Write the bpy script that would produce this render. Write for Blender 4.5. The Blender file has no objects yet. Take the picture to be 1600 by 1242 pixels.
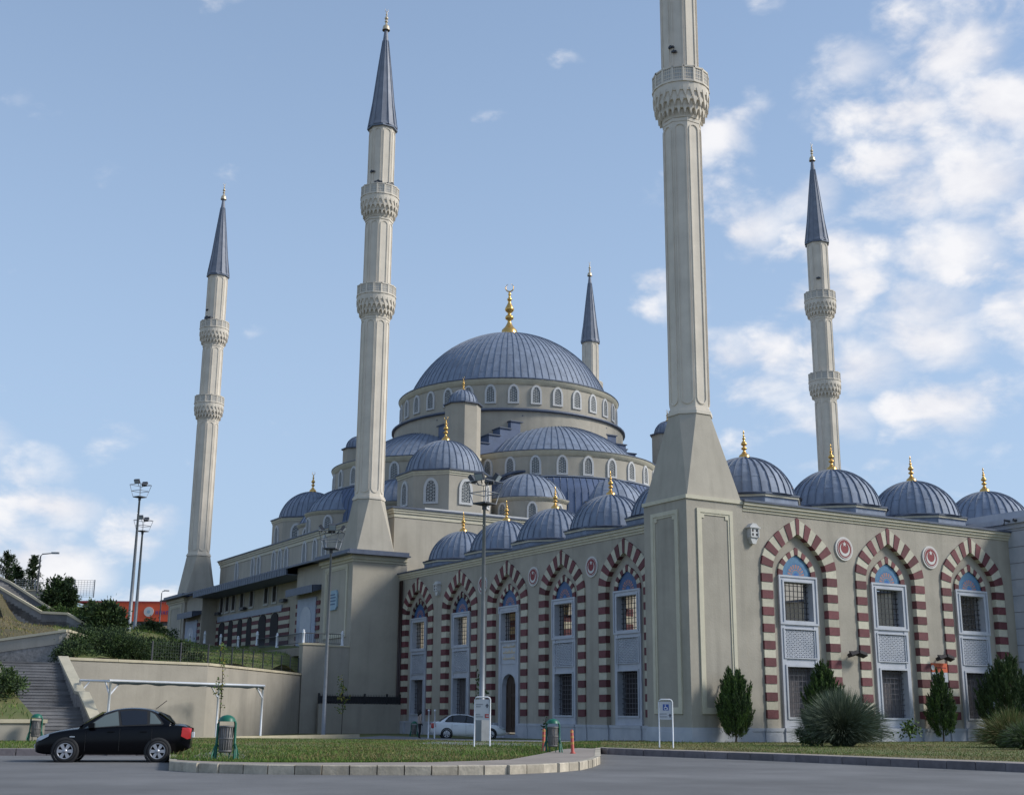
import bpy, bmesh, math, random
import numpy as np
from math import sin, cos, pi, radians, sqrt, atan2, hypot
from mathutils import Matrix, Vector
random.seed(7); np.random.seed(7)
SC = bpy.context.scene
COL = SC.collection

# ------------------------------------------------------------------ camera, sky, sun, exposure
cam_d = bpy.data.cameras.new('camera'); cam = bpy.data.objects.new('camera', cam_d); COL.objects.link(cam)
SC.camera = cam
cam_d.sensor_fit = 'HORIZONTAL'; cam_d.sensor_width = 36.0; cam_d.lens = 43.66
cam_d.clip_start = 0.1; cam_d.clip_end = 6000
CX, CY, CZ = -37.57, -46.86, 1.586
YAW, PITCH, ROLL = radians(59.383), radians(14.282), radians(0.458)
F = Vector((cos(YAW)*cos(PITCH), sin(YAW)*cos(PITCH), sin(PITCH)))
Rv = Vector((sin(YAW), -cos(YAW), 0)); Uv = Rv.cross(F)
R2 = Rv*cos(ROLL) + Uv*sin(ROLL); U2 = Uv*cos(ROLL) - Rv*sin(ROLL)
cm = Matrix.Identity(4)
for i in range(3):
    cm[i][0] = R2[i]; cm[i][1] = U2[i]; cm[i][2] = -F[i]
cm[0][3], cm[1][3], cm[2][3] = CX, CY, CZ
cam.matrix_world = cm

SUN_EL, SUN_HEAD = radians(35), radians(-35)       # sun stands to the right, a little in front of the entrance face
sd = Vector((cos(SUN_HEAD)*cos(SUN_EL), sin(SUN_HEAD)*cos(SUN_EL), sin(SUN_EL)))
sun_d = bpy.data.lights.new('sun', 'SUN'); sun = bpy.data.objects.new('sun', sun_d); COL.objects.link(sun)
sun_d.energy = 2.3; sun_d.angle = radians(13); sun_d.color = (1.0, 0.975, 0.90)
sun.rotation_euler = (-sd).to_track_quat('-Z', 'Y').to_euler()
sun.location = (60, -60, 80)

W = bpy.data.worlds.new('World'); SC.world = W; W.use_nodes = True
wn = W.node_tree.nodes; wl = W.node_tree.links; wn.clear()
def N(tree, t, **k):
    n = tree.nodes.new(t)
    for a, b in k.items():
        if a.startswith('i_'): n.inputs[a[2:].replace('_', ' ')].default_value = b
        else: setattr(n, a, b)
    return n
T = W.node_tree
out = N(T, 'ShaderNodeOutputWorld'); bg = N(T, 'ShaderNodeBackground'); bg.inputs['Strength'].default_value = 0.115
sky = N(T, 'ShaderNodeTexSky', sky_type='NISHITA'); sky.sun_disc = False
sky.sun_elevation = SUN_EL; sky.sun_rotation = pi/2 - SUN_HEAD
sky.altitude = 100; sky.air_density = 1.0; sky.dust_density = 0.8; sky.ozone_density = 3.0
tc = N(T, 'ShaderNodeTexCoord')
def vdot(v, sharp0, sharp1):
    d = N(T, 'ShaderNodeVectorMath', operation='DOT_PRODUCT'); d.inputs[1].default_value = v
    wl.new(tc.outputs['Generated'], d.inputs[0])
    m = N(T, 'ShaderNodeMapRange', interpolation_type='SMOOTHSTEP')
    m.inputs[1].default_value = sharp0; m.inputs[2].default_value = sharp1
    wl.new(d.outputs['Value'], m.inputs[0]); return m.outputs[0]
def wmath(op, a, b):
    n = N(T, 'ShaderNodeMath', operation=op)
    for i, x in enumerate((a, b)):
        if isinstance(x, (int, float)): n.inputs[i].default_value = x
        else: wl.new(x, n.inputs[i])
    return n.outputs[0]
def sdir(head, el): return (cos(radians(head))*cos(radians(el)), sin(radians(head))*cos(radians(el)), sin(radians(el)))
mp = N(T, 'ShaderNodeMapping'); mp.inputs['Scale'].default_value = (1, 1, 1.7)
wl.new(tc.outputs['Generated'], mp.inputs['Vector'])
n1 = N(T, 'ShaderNodeTexNoise'); n1.inputs['Scale'].default_value = 16.0; n1.inputs['Detail'].default_value = 7; n1.inputs['Roughness'].default_value = 0.56
n1.inputs['Distortion'].default_value = 0.15
wl.new(mp.outputs[0], n1.inputs['Vector'])
n2 = N(T, 'ShaderNodeTexNoise'); n2.inputs['Scale'].default_value = 2.6; n2.inputs['Detail'].default_value = 3
wl.new(mp.outputs[0], n2.inputs['Vector'])
# broad cloud banks: one to the right of the minarets, a low one on the left
bank = wmath('ADD', wmath('MULTIPLY', vdot(sdir(42, 20.5), 0.966, 0.996), 0.335), wmath('MULTIPLY', vdot(sdir(81, 6), 0.986, 0.999), 0.31))
bank = wmath('ADD', bank, wmath('MULTIPLY', vdot(sdir(20, 24), 0.90, 0.99), 0.13))
wv = N(T, 'ShaderNodeVectorMath', operation='SCALE'); wv.inputs['Scale'].default_value = 0.07
wl.new(n1.outputs['Color'], wv.inputs[0])
wa = N(T, 'ShaderNodeVectorMath', operation='ADD'); wl.new(mp.outputs[0], wa.inputs[0]); wl.new(wv.outputs[0], wa.inputs[1])
vo = N(T, 'ShaderNodeTexVoronoi', feature='F1'); vo.inputs['Scale'].default_value = 15
wl.new(wa.outputs[0], vo.inputs['Vector'])
puff = wmath('MULTIPLY', wmath('SUBTRACT', 0.42, vo.outputs['Distance']), 0.42)
dens = wmath('ADD', wmath('ADD', wmath('ADD', wmath('MULTIPLY', n1.outputs['Fac'], 0.70), wmath('MULTIPLY', n2.outputs['Fac'], 0.40)), puff), bank)
cm_ = N(T, 'ShaderNodeMapRange', interpolation_type='SMOOTHSTEP'); cm_.inputs[1].default_value = 0.70; cm_.inputs[2].default_value = 1.0
cm_.inputs[4].default_value = 0.93
wl.new(dens, cm_.inputs[0])
cc = N(T, 'ShaderNodeMix', data_type='RGBA')
# cloud bodies: shaded grey-lilac to sunlit white
cr = N(T, 'ShaderNodeMix', data_type='RGBA'); cr.inputs['A'].default_value = (4.7, 4.75, 5.15, 1); cr.inputs['B'].default_value = (5.9, 5.85, 5.95, 1)
nm = N(T, 'ShaderNodeMapRange'); nm.inputs[1].default_value = 0.35; nm.inputs[2].default_value = 0.65
wl.new(n1.outputs['Fac'], nm.inputs[0]); wl.new(nm.outputs[0], cr.inputs['Factor'])
# summer haze veils the lower sky evenly round the horizon
sx = N(T, 'ShaderNodeSeparateXYZ'); wl.new(tc.outputs['Generated'], sx.inputs[0])
hz = N(T, 'ShaderNodeMapRange', interpolation_type='SMOOTHERSTEP'); hz.inputs[1].default_value = -0.05; hz.inputs[2].default_value = 0.75
hz.inputs[3].default_value = 0.85; hz.inputs[4].default_value = 0.34
wl.new(sx.outputs['Z'], hz.inputs[0])
hm = N(T, 'ShaderNodeMix', data_type='RGBA'); hm.inputs['B'].default_value = (2.75, 3.65, 4.95, 1)
wl.new(hz.outputs[0], hm.inputs['Factor']); wl.new(sky.outputs[0], hm.inputs['A'])
wl.new(cm_.outputs[0], cc.inputs['Factor']); wl.new(hm.outputs['Result'], cc.inputs['A']); wl.new(cr.outputs['Result'], cc.inputs['B'])
wl.new(cc.outputs['Result'], bg.inputs['Color']); wl.new(bg.outputs[0], out.inputs[0])

SC.view_settings.view_transform = 'Standard'; SC.view_settings.look = 'None'
SC.view_settings.gamma = 1.0; SC.view_settings.use_curve_mapping = False; SC.view_settings.exposure = 0.52
SC.render.engine = 'CYCLES'
SC.cycles.max_bounces = 6; SC.cycles.diffuse_bounces = 3; SC.cycles.transparent_max_bounces = 8

# ------------------------------------------------------------------ materials
def mat(name, col, rough=0.8, var=0.0, vscale=1.0, bump=0.0, bscale=30.0, metal=0.0, rnd=0.0, col2=None, stain=0.0, spec=None, streak=0.0, aniso=(1, 1, 1)):
    m = bpy.data.materials.new(name); m.use_nodes = True
    t = m.node_tree; L = t.links; b = t.nodes['Principled BSDF']
    b.inputs['Roughness'].default_value = rough; b.inputs['Metallic'].default_value = metal
    if spec is not None: b.inputs['Specular IOR Level'].default_value = spec
    c = (*col, 1.0)
    geo = N(t, 'ShaderNodeNewGeometry')
    src = None
    def mixc(fac, a, bb, blend='MIX'):
        x = N(t, 'ShaderNodeMix', data_type='RGBA', blend_type=blend)
        if isinstance(fac, (int, float)): x.inputs['Factor'].default_value = fac
        else: L.new(fac, x.inputs['Factor'])
        for k, v in (('A', a), ('B', bb)):
            if isinstance(v, tuple): x.inputs[k].default_value = v
            else: L.new(v, x.inputs[k])
        return x.outputs['Result']
    src = c
    if var or col2:
        mpn = N(t, 'ShaderNodeMapping'); mpn.inputs['Scale'].default_value = aniso; L.new(geo.outputs['Position'], mpn.inputs['Vector'])
        nz = N(t, 'ShaderNodeTexNoise'); nz.inputs['Scale'].default_value = vscale; nz.inputs['Detail'].default_value = 6; nz.inputs['Roughness'].default_value = 0.62
        L.new(mpn.outputs[0], nz.inputs['Vector'])
        mr = N(t, 'ShaderNodeMapRange'); mr.inputs[1].default_value = 0.32; mr.inputs[2].default_value = 0.68
        L.new(nz.outputs['Fac'], mr.inputs[0])
        hi = (*col2, 1.0) if col2 else tuple(min(1, v*(1+var)) for v in col) + (1.0,)
        lo = c if col2 else tuple(v*(1-var) for v in col) + (1.0,)
        src = mixc(mr.outputs[0], lo, hi)
    if stain or streak:
        mps = N(t, 'ShaderNodeMapping'); mps.inputs['Scale'].default_value = (1.6, 1.6, 0.12) if streak else (0.35, 0.35, 0.35)
        L.new(geo.outputs['Position'], mps.inputs['Vector'])
        ns = N(t, 'ShaderNodeTexNoise'); ns.inputs['Scale'].default_value = 1.2; ns.inputs['Detail'].default_value = 5
        L.new(mps.outputs[0], ns.inputs['Vector'])
        ms = N(t, 'ShaderNodeMapRange'); ms.inputs[1].default_value = 0.5; ms.inputs[2].default_value = 0.75; ms.inputs[3].default_value = 0; ms.inputs[4].default_value = stain or streak
        L.new(ns.outputs['Fac'], ms.inputs[0])
        src = mixc(ms.outputs[0], src, tuple(v*0.55 for v in col) + (1.0,))
    if rnd:
        oi = N(t, 'ShaderNodeObjectInfo')
        hs = N(t, 'ShaderNodeHueSaturation')
        mv = N(t, 'ShaderNodeMapRange'); mv.inputs[3].default_value = 1-rnd; mv.inputs[4].default_value = 1+rnd
        L.new(oi.outputs['Random'], mv.inputs[0]); L.new(mv.outputs[0], hs.inputs['Value'])
        if isinstance(src, tuple): hs.inputs['Color'].default_value = src
        else: L.new(src, hs.inputs['Color'])
        src = hs.outputs['Color']
    if isinstance(src, tuple): b.inputs['Base Color'].default_value = src
    else: L.new(src, b.inputs['Base Color'])
    if bump:
        nb = N(t, 'ShaderNodeTexNoise'); nb.inputs['Scale'].default_value = bscale; nb.inputs['Detail'].default_value = 5
        L.new(geo.outputs['Position'], nb.inputs['Vector'])
        bp = N(t, 'ShaderNodeBump'); bp.inputs['Strength'].default_value = bump; bp.inputs['Distance'].default_value = 0.02
        L.new(nb.outputs['Fac'], bp.inputs['Height']); L.new(bp.outputs[0], b.inputs['Normal'])
    return m
M = {}
M['stucco'] = mat('stucco', (0.415, 0.372, 0.305), 0.9, var=0.09, vscale=0.5, bump=0.35, bscale=14, streak=0.30)
M['stucco_low'] = mat('stucco_grey', (0.372, 0.335, 0.278), 0.9, var=0.12, vscale=0.5, bump=0.4, bscale=10, streak=0.36)
M['cornice'] = mat('cream_stone', (0.58, 0.53, 0.41), 0.85, var=0.07, vscale=1.5, bump=0.2, bscale=20, streak=0.2)
M['minaret'] = mat('minaret_stone', (0.68, 0.605, 0.505), 0.85, var=0.09, vscale=0.8, bump=0.25, bscale=9, streak=0.25)
M['red'] = mat('oxblood_stone', (0.135, 0.040, 0.045), 0.75, var=0.16, vscale=4, bump=0.3, bscale=25, rnd=0.26)
M['white'] = mat('cream_block', (0.50, 0.465, 0.365), 0.85, var=0.10, vscale=4, bump=0.3, bscale=25, rnd=0.15)
M['marble'] = mat('grey_marble', (0.40, 0.42, 0.47), 0.5, var=0.10, vscale=1.3, col2=(0.50, 0.51, 0.55), streak=0.15)
M['lead'] = mat('lead_sheet', (0.205, 0.238, 0.305), 0.68, var=0.20, vscale=0.9, bump=0.15, bscale=6, rnd=0.06, aniso=(2.2, 2.2, 0.35), metal=0.1)
M['lead_dark'] = mat('lead_flashing', (0.075, 0.092, 0.135), 0.5, var=0.2, vscale=2, metal=0.1)
M['lead_seam'] = mat('lead_seam', (0.155, 0.182, 0.238), 0.6, metal=0.1)
M['lead_new'] = mat('newer_lead', (0.080, 0.112, 0.195), 0.6, var=0.16, vscale=0.9, bump=0.15, bscale=6)  # darker, bluer lead for the shoulder roofs and stepped arches
M['spire'] = mat('spire_lead', (0.205, 0.218, 0.258), 0.62, var=0.15, vscale=1.5, metal=0.2, rnd=0.06)
M['gold'] = mat('gilded_metal', (0.72, 0.43, 0.13), 0.28, metal=0.9)
M['gold_pale'] = mat('weathered_gilding', (0.62, 0.50, 0.34), 0.4, metal=0.5)
M['frame'] = mat('window_surround', (0.55, 0.54, 0.53), 0.8, var=0.05, vscale=3)
M['pane'] = mat('dark_pane', (0.06, 0.075, 0.085), 0.25)
M['grille'] = mat('grille_stone', (0.42, 0.42, 0.41), 0.8)
M['iron'] = mat('black_iron', (0.025, 0.024, 0.028), 0.5)
M['iron_grey'] = mat('window_bars', (0.09, 0.085, 0.095), 0.5)
M['dark'] = mat('dim_interior', (0.035, 0.030, 0.032), 0.9)  # near-black: shade inside openings put into the colour; also black wall lamps
M['blind'] = mat('lowered_blind', (0.17, 0.155, 0.16), 0.9, var=0.1, vscale=2)
M['tile'] = mat('blue_tile', (0.075, 0.185, 0.31), 0.45, var=0.14, vscale=9)
M['tile_red'] = mat('tile_orange', (0.36, 0.17, 0.15), 0.5)
M['tile_deep'] = mat('tile_deep_blue', (0.03, 0.12, 0.36), 0.4)
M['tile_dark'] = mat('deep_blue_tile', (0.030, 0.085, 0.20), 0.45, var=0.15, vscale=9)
M['wood'] = mat('brown_door', (0.055, 0.032, 0.022), 0.5, var=0.3, vscale=2, aniso=(6, 6, 0.6))
M['emblem_red'] = mat('emblem_red', (0.22, 0.03, 0.035), 0.6)
M['emblem_white'] = mat('emblem_white', (0.60, 0.58, 0.55), 0.6)
M['copper'] = mat('downpipe_brown', (0.05, 0.030, 0.028), 0.5)
M['plaque'] = mat('plaque_blue', (0.30, 0.42, 0.50), 0.6)
M['plaque_ink'] = mat('plaque_ink', (0.08, 0.13, 0.22), 0.6)
M['asphalt'] = mat('asphalt', (0.148, 0.143, 0.142), 0.9, var=0.24, vscale=0.28, bump=0.6, bscale=55, stain=0.32)
M['pavement'] = mat('pavement', (0.28, 0.235, 0.20), 0.9, var=0.14, vscale=0.9, bump=0.4, bscale=40)
M['kerb'] = mat('kerb_stone', (0.42, 0.365, 0.285), 0.9, var=0.25, vscale=3.5, bump=0.5, bscale=20, rnd=0.22, stain=0.25)
M['kerb_dark'] = mat('kerb_stone_dark', (0.16, 0.14, 0.145), 0.9, var=0.2, vscale=3.5, bump=0.5, bscale=20, rnd=0.15)
M['kerb_top'] = mat('kerb_top', (0.36, 0.315, 0.25), 0.9, var=0.12, vscale=3.5, rnd=0.1)
M['drive'] = mat('driveway', (0.20, 0.195, 0.20), 0.9, var=0.12, vscale=0.6, bump=0.3)
M['soil'] = mat('lawn_soil', (0.075, 0.110, 0.018), 0.95, var=0.0, vscale=0.33, col2=(0.170, 0.145, 0.060), bump=0.6, bscale=30)
M['dry'] = mat('dry_slope', (0.070, 0.066, 0.030), 0.95, vscale=0.5, col2=(0.135, 0.105, 0.058), bump=0.8, bscale=12)
M['grass'] = mat('grass_green', (0.080, 0.140, 0.016), 0.8, var=0.35, vscale=0.6)
M['grass_dry'] = mat('grass_straw', (0.205, 0.165, 0.062), 0.85, var=0.3, vscale=0.8)
M['leaf_a'] = mat('thuja_light', (0.075, 0.130, 0.024), 0.75, var=0.3, vscale=3)
M['leaf_b'] = mat('thuja_dark', (0.030, 0.056, 0.016), 0.8, var=0.3, vscale=3)
M['leaf_c'] = mat('bush_leaf', (0.055, 0.092, 0.022), 0.75, var=0.35, vscale=1.2)
M['leaf_d'] = mat('bush_leaf_dark', (0.026, 0.048, 0.016), 0.8, var=0.3, vscale=1.2)
M['pampas'] = mat('pampas_blade', (0.150, 0.180, 0.115), 0.75, var=0.25, vscale=2)
M['pampas_d'] = mat('pampas_blade_dark', (0.075, 0.098, 0.060), 0.8, var=0.25, vscale=2)
M['bark'] = mat('bark', (0.055, 0.042, 0.032), 0.9, var=0.3, vscale=8)
M['conc'] = mat('rendered_wall', (0.36, 0.325, 0.275), 0.9, var=0.10, vscale=0.6, bump=0.3, bscale=10, streak=0.30)
M['coping'] = mat('coping', (0.52, 0.455, 0.33), 0.85, var=0.10, vscale=1.5, rnd=0.06)
M['rubble'] = mat('rubble_stone', (0.27, 0.25, 0.235), 0.9, var=0.32, vscale=5, bump=0.8, bscale=9)
M['step'] = mat('stair_tread', (0.19, 0.185, 0.19), 0.9, var=0.22, vscale=1.2, bump=0.4, stain=0.3, rnd=0.24)
M['steel'] = mat('galvanised_pole', (0.23, 0.245, 0.27), 0.5, var=0.12, vscale=2, metal=0.2)
M['steel_dark'] = mat('dark_steel', (0.05, 0.052, 0.062), 0.5)
M['lamp_glass'] = mat('lamp_glass', (0.35, 0.40, 0.45), 0.2)
M['wpaint'] = mat('white_paint', (0.68, 0.69, 0.72), 0.5, var=0.05, vscale=3)
M['signface'] = mat('sign_face', (0.45, 0.47, 0.52), 0.6)
M['ink'] = mat('sign_ink', (0.07, 0.075, 0.10), 0.7)
M['inkgrey'] = mat('sign_ink_faded', (0.22, 0.23, 0.26), 0.7)
M['inkred'] = mat('sign_red', (0.42, 0.07, 0.07), 0.7)
M['blue'] = mat('sign_blue', (0.025, 0.075, 0.30), 0.6)
M['orange'] = mat('orange_sheet', (0.78, 0.10, 0.032), 0.6, var=0.06, vscale=0.6)
M['purple'] = mat('purple_letter', (0.16, 0.06, 0.22), 0.6)
M['signorange'] = mat('sign_orange', (0.62, 0.12, 0.045), 0.6)
M['bingreen'] = mat('bin_green', (0.006, 0.115, 0.070), 0.45)
M['bingrey'] = mat('bin_mesh', (0.15, 0.14, 0.135), 0.55, var=0.2, vscale=8)
M['bolred'] = mat('bollard_red', (0.46, 0.075, 0.055), 0.6)
M['bolstripe'] = mat('bollard_stripe', (0.60, 0.30, 0.10), 0.5)
M['carblack'] = mat('black_car_paint', (0.0016, 0.0018, 0.0035), 0.2, spec=0.22)
M['carwhite'] = mat('white_car_paint', (0.80, 0.81, 0.83), 0.22)
M['carglass'] = mat('tinted_glass', (0.010, 0.012, 0.018), 0.06, spec=0.7)
M['carglass_l'] = mat('clear_glass', (0.125, 0.15, 0.145), 0.08, spec=0.7)  # opaque pane; reflection and see-through light are put into its pale colour
M['rubber'] = mat('rubber', (0.016, 0.016, 0.018), 0.8)
M['alloy'] = mat('silver_rim', (0.42, 0.42, 0.45), 0.35, metal=0.5)
M['red_lamp'] = mat('tail_lamp', (0.45, 0.02, 0.02), 0.2)
M['clear_lamp'] = mat('head_lamp', (0.42, 0.46, 0.50), 0.15)
M['chrome'] = mat('bright_trim', (0.5, 0.5, 0.5), 0.25, metal=0.8)
M['skin'] = mat('skin', (0.38, 0.22, 0.15), 0.7)
M['shirt'] = mat('beige_top', (0.36, 0.29, 0.25), 0.9)
M['trousers'] = mat('dark_trousers', (0.012, 0.012, 0.016), 0.9)
M['hair'] = mat('dark_hair', (0.012, 0.010, 0.010), 0.8)
M['canvas'] = mat('dark_net', (0.030, 0.045, 0.050), 0.9)
M['meshgreen'] = mat('fence_wire', (0.020, 0.032, 0.020), 0.7)
M['bluestone'] = mat('blue_marble', (0.34, 0.375, 0.45), 0.6, var=0.1, vscale=1.5)
M['flower'] = mat('yellow_leaf', (0.22, 0.20, 0.035), 0.8, var=0.3, vscale=5)

# ------------------------------------------------------------------ mesh builder and scene tree
MW = {}
def link(o): COL.objects.link(o); return o
def thing(name, label, cat, loc=(0, 0, 0), rz=0.0, group=None):
    o = link(bpy.data.objects.new(name, None)); o.empty_display_size = 0.3
    o.location = loc; o.rotation_euler = (0, 0, rz)
    o['label'] = label; o['category'] = cat
    if group: o['group'] = group
    MW[o] = Matrix.Translation(loc) @ Matrix.Rotation(rz, 4, 'Z'); return o
class MB:
    def __init__(s): s.v = []; s.f = []; s.m = []; s.sm = []
    def add(s, vs, fs, mi=0, smooth=False):
        o = len(s.v); s.v += [tuple(map(float, p)) for p in vs]
        for f in fs: s.f.append(tuple(i+o for i in f)); s.m.append(mi); s.sm.append(smooth)
        return s
    def box(s, x0, x1, y0, y1, z0, z1, mi=0, mtx=None):
        vs = [(x, y, z) for z in (z0, z1) for y in (y0, y1) for x in (x0, x1)]
        if mtx is not None: vs = [tuple(mtx @ Vector(p)) for p in vs]
        return s.add(vs, [(0, 2, 3, 1), (4, 5, 7, 6), (0, 1, 5, 4), (2, 6, 7, 3), (0, 4, 6, 2), (1, 3, 7, 5)], mi)
    def prism(s, poly, d0, d1, axis='y', mi=0, caps=True):
        """extrude a 2-D outline (a, z) along y, or (x, y) along z"""
        n = len(poly)
        if axis == 'y': vs = [(a, d0, b) for a, b in poly] + [(a, d1, b) for a, b in poly]
        elif axis == 'z': vs = [(a, b, d0) for a, b in poly] + [(a, b, d1) for a, b in poly]
        else: vs = [(d0, a, b) for a, b in poly] + [(d1, a, b) for a, b in poly]
        fs = [(i, (i+1) % n, n+(i+1) % n, n+i) for i in range(n)]
        if caps: fs += [tuple(range(n-1, -1, -1)), tuple(range(n, 2*n))]
        return s.add(vs, fs, mi)
    def lathe(s, prof, n=24, c=(0, 0), mi=0, smooth=True, a0=0.0, a1=2*pi, rot=0.0):
        full = abs(a1-a0-2*pi) < 1e-6; k = n if full else n+1
        vs = []; fs = []
        for r, z in prof:
            for i in range(k):
                a = a0 + (a1-a0)*i/n + rot
                vs.append((c[0]+r*cos(a), c[1]+r*sin(a), z))
        for j in range(len(prof)-1):
            for i in range(n):
                i2 = (i+1) % k
                fs.append((j*k+i, j*k+i2, (j+1)*k+i2, (j+1)*k+i))
        return s.add(vs, fs, mi, smooth)
    def tube(s, pts, r, n=6, mi=0, smooth=True, cap=True):
        pts = [Vector(p) for p in pts]; m = len(pts); vs = []; fs = []
        rs = r if isinstance(r, (list, tuple)) else [r]*m
        for i, p in enumerate(pts):
            t = (pts[min(i+1, m-1)] - pts[max(i-1, 0)])
            t = t.normalized() if t.length > 1e-9 else Vector((0, 0, 1))
            a = t.cross(Vector((0, 0, 1)) if abs(t.z) < 0.95 else Vector((1, 0, 0))).normalized(); b = t.cross(a)
            for k in range(n):
                q = p + (a*cos(2*pi*k/n) + b*sin(2*pi*k/n))*rs[i]; vs.append(tuple(q))
        for i in range(m-1):
            for k in range(n): fs.append((i*n+k, i*n+(k+1) % n, (i+1)*n+(k+1) % n, (i+1)*n+k))
        if cap: fs += [tuple(range(n)), tuple(range((m-1)*n+n-1, (m-1)*n-1, -1))]
        return s.add(vs, fs, mi, smooth)
    def merge(s, o, mtx=None):
        k = len(s.v)
        s.v += [tuple(mtx @ Vector(p)) for p in o.v] if mtx is not None else o.v
        s.f += [tuple(i+k for i in f) for f in o.f]; s.m += o.m; s.sm += o.sm; return s
    def mesh(s, name, mats, inv=None):
        me = bpy.data.meshes.new(name)
        vs = s.v if inv is None else [tuple(inv @ Vector(p)) for p in s.v]
        me.from_pydata(vs, [], s.f)
        for m in (mats if isinstance(mats, (list, tuple)) else [mats]): me.materials.append(m)
        me.polygons.foreach_set('material_index', s.m); me.polygons.foreach_set('use_smooth', s.sm)
        me.update(); return me
    def part(s, name, mats, parent=None, world=True, label=None):
        """one mesh object; vertices given in world space when world is True"""
        inv = None
        if parent is not None and world: inv = MW[parent].inverted()
        o = link(bpy.data.objects.new(name, s.mesh(name, mats, inv)))
        if parent is not None: o.parent = parent; MW[o] = MW[parent].copy()
        else: MW[o] = Matrix.Identity(4)
        if label: o['label'] = label
        return o
def inst(name, me, parent, mtx_world):
    """another object that shares mesh data, set by its world matrix"""
    o = link(bpy.data.objects.new(name, me)); o.parent = parent
    o.matrix_local = MW[parent].inverted() @ mtx_world; MW[o] = mtx_world.copy(); return o
def struct(name, mb, mats, kind='structure'):
    o = mb.part(name, mats); o['kind'] = kind; return o
def solo(name, mb, mats, label, cat, group=None, base=None):
    """a thing that is one mesh, its origin at its base"""
    if base is None:
        xs = [p[0] for p in mb.v]; ys = [p[1] for p in mb.v]; base = (sum(xs)/len(xs), sum(ys)/len(ys), min(p[2] for p in mb.v))
    me = mb.mesh(name, mats, Matrix.Translation(base).inverted())
    o = link(bpy.data.objects.new(name, me)); o.location = base
    o['label'] = label; o['category'] = cat
    if group: o['group'] = group
    MW[o] = Matrix.Translation(base); return o
def TR(x, y, z, rz=0.0): return Matrix.Translation((x, y, z)) @ Matrix.Rotation(rz, 4, 'Z')
def sph(r, h, n=10, z0=0.0, top=0.0):
    """profile of a spherical cap of base radius r and height h, from the rim up"""
    S = (r*r+h*h)/(2*h); a0 = math.asin(min(1, r/S)); a0 = a0 if h <= r else pi-a0
    P = []
    for i in range(n+1):
        a = a0*(1-i/n); P.append((max(S*sin(a), top), z0+h-S+S*cos(a)))
    return P

def finial_mb(h, crescent=True, k=1.0):
    m = MB()
    P = [(0.22, -.22), (0.185, -.05), (0.172, .005), (0.135, .04), (0.10, .075), (0.066, .13), (0.042, .18), (0.042, .215), (0.085, .24), (0.10, .27), (0.085, .305), (0.042, .335), (0.038, .375), (0.075, .40), (0.105, .435), (0.10, .47), (0.065, .53), (0.036, .59), (0.03, .625), (0.052, .645), (0.056, .67), (0.028, .70), (0.022, .74), (0.036, .765), (0.03, .79), (0.011, .82), (0.011, .835)]
    if not crescent: P += [(0.03, .89), (0.02, .93), (0.004, 1.0)]
    m.lathe([(r*h*k, z*h) for r, z in P], 12)
    if crescent:
        R = 0.082*h; n = 18; pts = []; rs = []
        for i in range(n+1):
            a = -pi/2 + (pi-0.35)*(2*i/n-1); pts.append((R*cos(a), 0, .83*h+R+R*sin(a))); rs.append(0.003*h+0.011*h*cos((2*i/n-1)*pi/2))
        m.tube(pts, rs, 6)
    return m

# ------------------------------------------------------------------ ground, road, kerbs
fh = Vector((0.5093, 0.8606, 0)); rh = Vector((0.8606, -0.5093, 0))      # ground axes: ahead of and right of the viewpoint
def DL(d, l, z=0.0): p = Vector((CX, CY, 0)) + fh*d + rh*l; return Vector((p.x, p.y, z))
def gz(d, l):
    a = float(np.interp(d, [0, 50, 62, 72, 200], [.42, .42, .37, .12, .08]))
    b = float(np.interp(d, [0, 50, 62, 200], [.42, .42, .37, .35]))
    t = min(1, max(0, (l-6.0)/3.0)); return a*(1-t)+b*t
def gzw(x, y):
    q = Vector((x-CX, y-CY, 0)); return gz(q.dot(fh), q.dot(rh))
ROADZ = 0.22
mb = MB(); S_ = 2500
mb.add([(-S_, -S_, -0.02), (S_, -S_, -0.02), (S_, S_, -0.02), (-S_, S_, -0.02)], [(0, 1, 2, 3)])
struct('ground', mb, M['dry'])
mb = MB()
rows = [DL(d, l, ROADZ) for d in np.linspace(-60, 50, 23) for l in np.linspace(-60, 60, 25)]
mb.add(rows, [(j*25+i, j*25+i+1, (j+1)*25+i+1, (j+1)*25+i) for j in range(22) for i in range(24)])
struct('road', mb, M['asphalt'])
# near edge of each lawn: (sideways ratio, distance)
LEFT = [(-.62, 39.0), (-.50, 39.2), (-.424, 39.6), (-.364, 40.1), (-.30, 40.6), (-.262, 41.0)]
ISL = [(-.262, 30.9), (-.245, 30.2), (-.228, 29.8), (-.187, 29.4), (-.15, 29.3), (-.115, 29.4), (-.06, 29.6), (-.0167, 30.0), (.005, 30.4), (.0225, 31.0), (.042, 31.9), (.055, 32.9), (.064, 34.6), (.0703, 37.2)]
VERGE = [(.0703, 46.9), (.075, 46.2), (.1004, 44.8), (.15, 42.7), (.201, 40.8), (.25, 38.8), (.298, 36.9), (.35, 35.2), (.398, 33.7), (.5, 31.2), (.62, 29.0), (.8, 27)]
def dens(line, step=0.012):
    o = []
    for (a, b), (c, d) in zip(line[:-1], line[1:]):
        n = max(1, int(abs(c-a)/step))
        o += [(a+(c-a)*i/n, b+(d-b)*i/n) for i in range(n)]
    return o+[line[-1]]
def lawn(name, line, far, m):
    cols = dens(line); k = 46; vs = []
    for r, d0 in cols:
        for j in range(k):
            d = d0 + (far-d0)*(j/(k-1))**1.5; vs.append(DL(d, r*d, gz(d, r*d)))
    n = len(cols); mb = MB()
    mb.add(vs, [(i*k+j, (i+1)*k+j, (i+1)*k+j+1, i*k+j+1) for i in range(n-1) for j in range(k-1)], smooth=True)
    return struct(name, mb, m)
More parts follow.
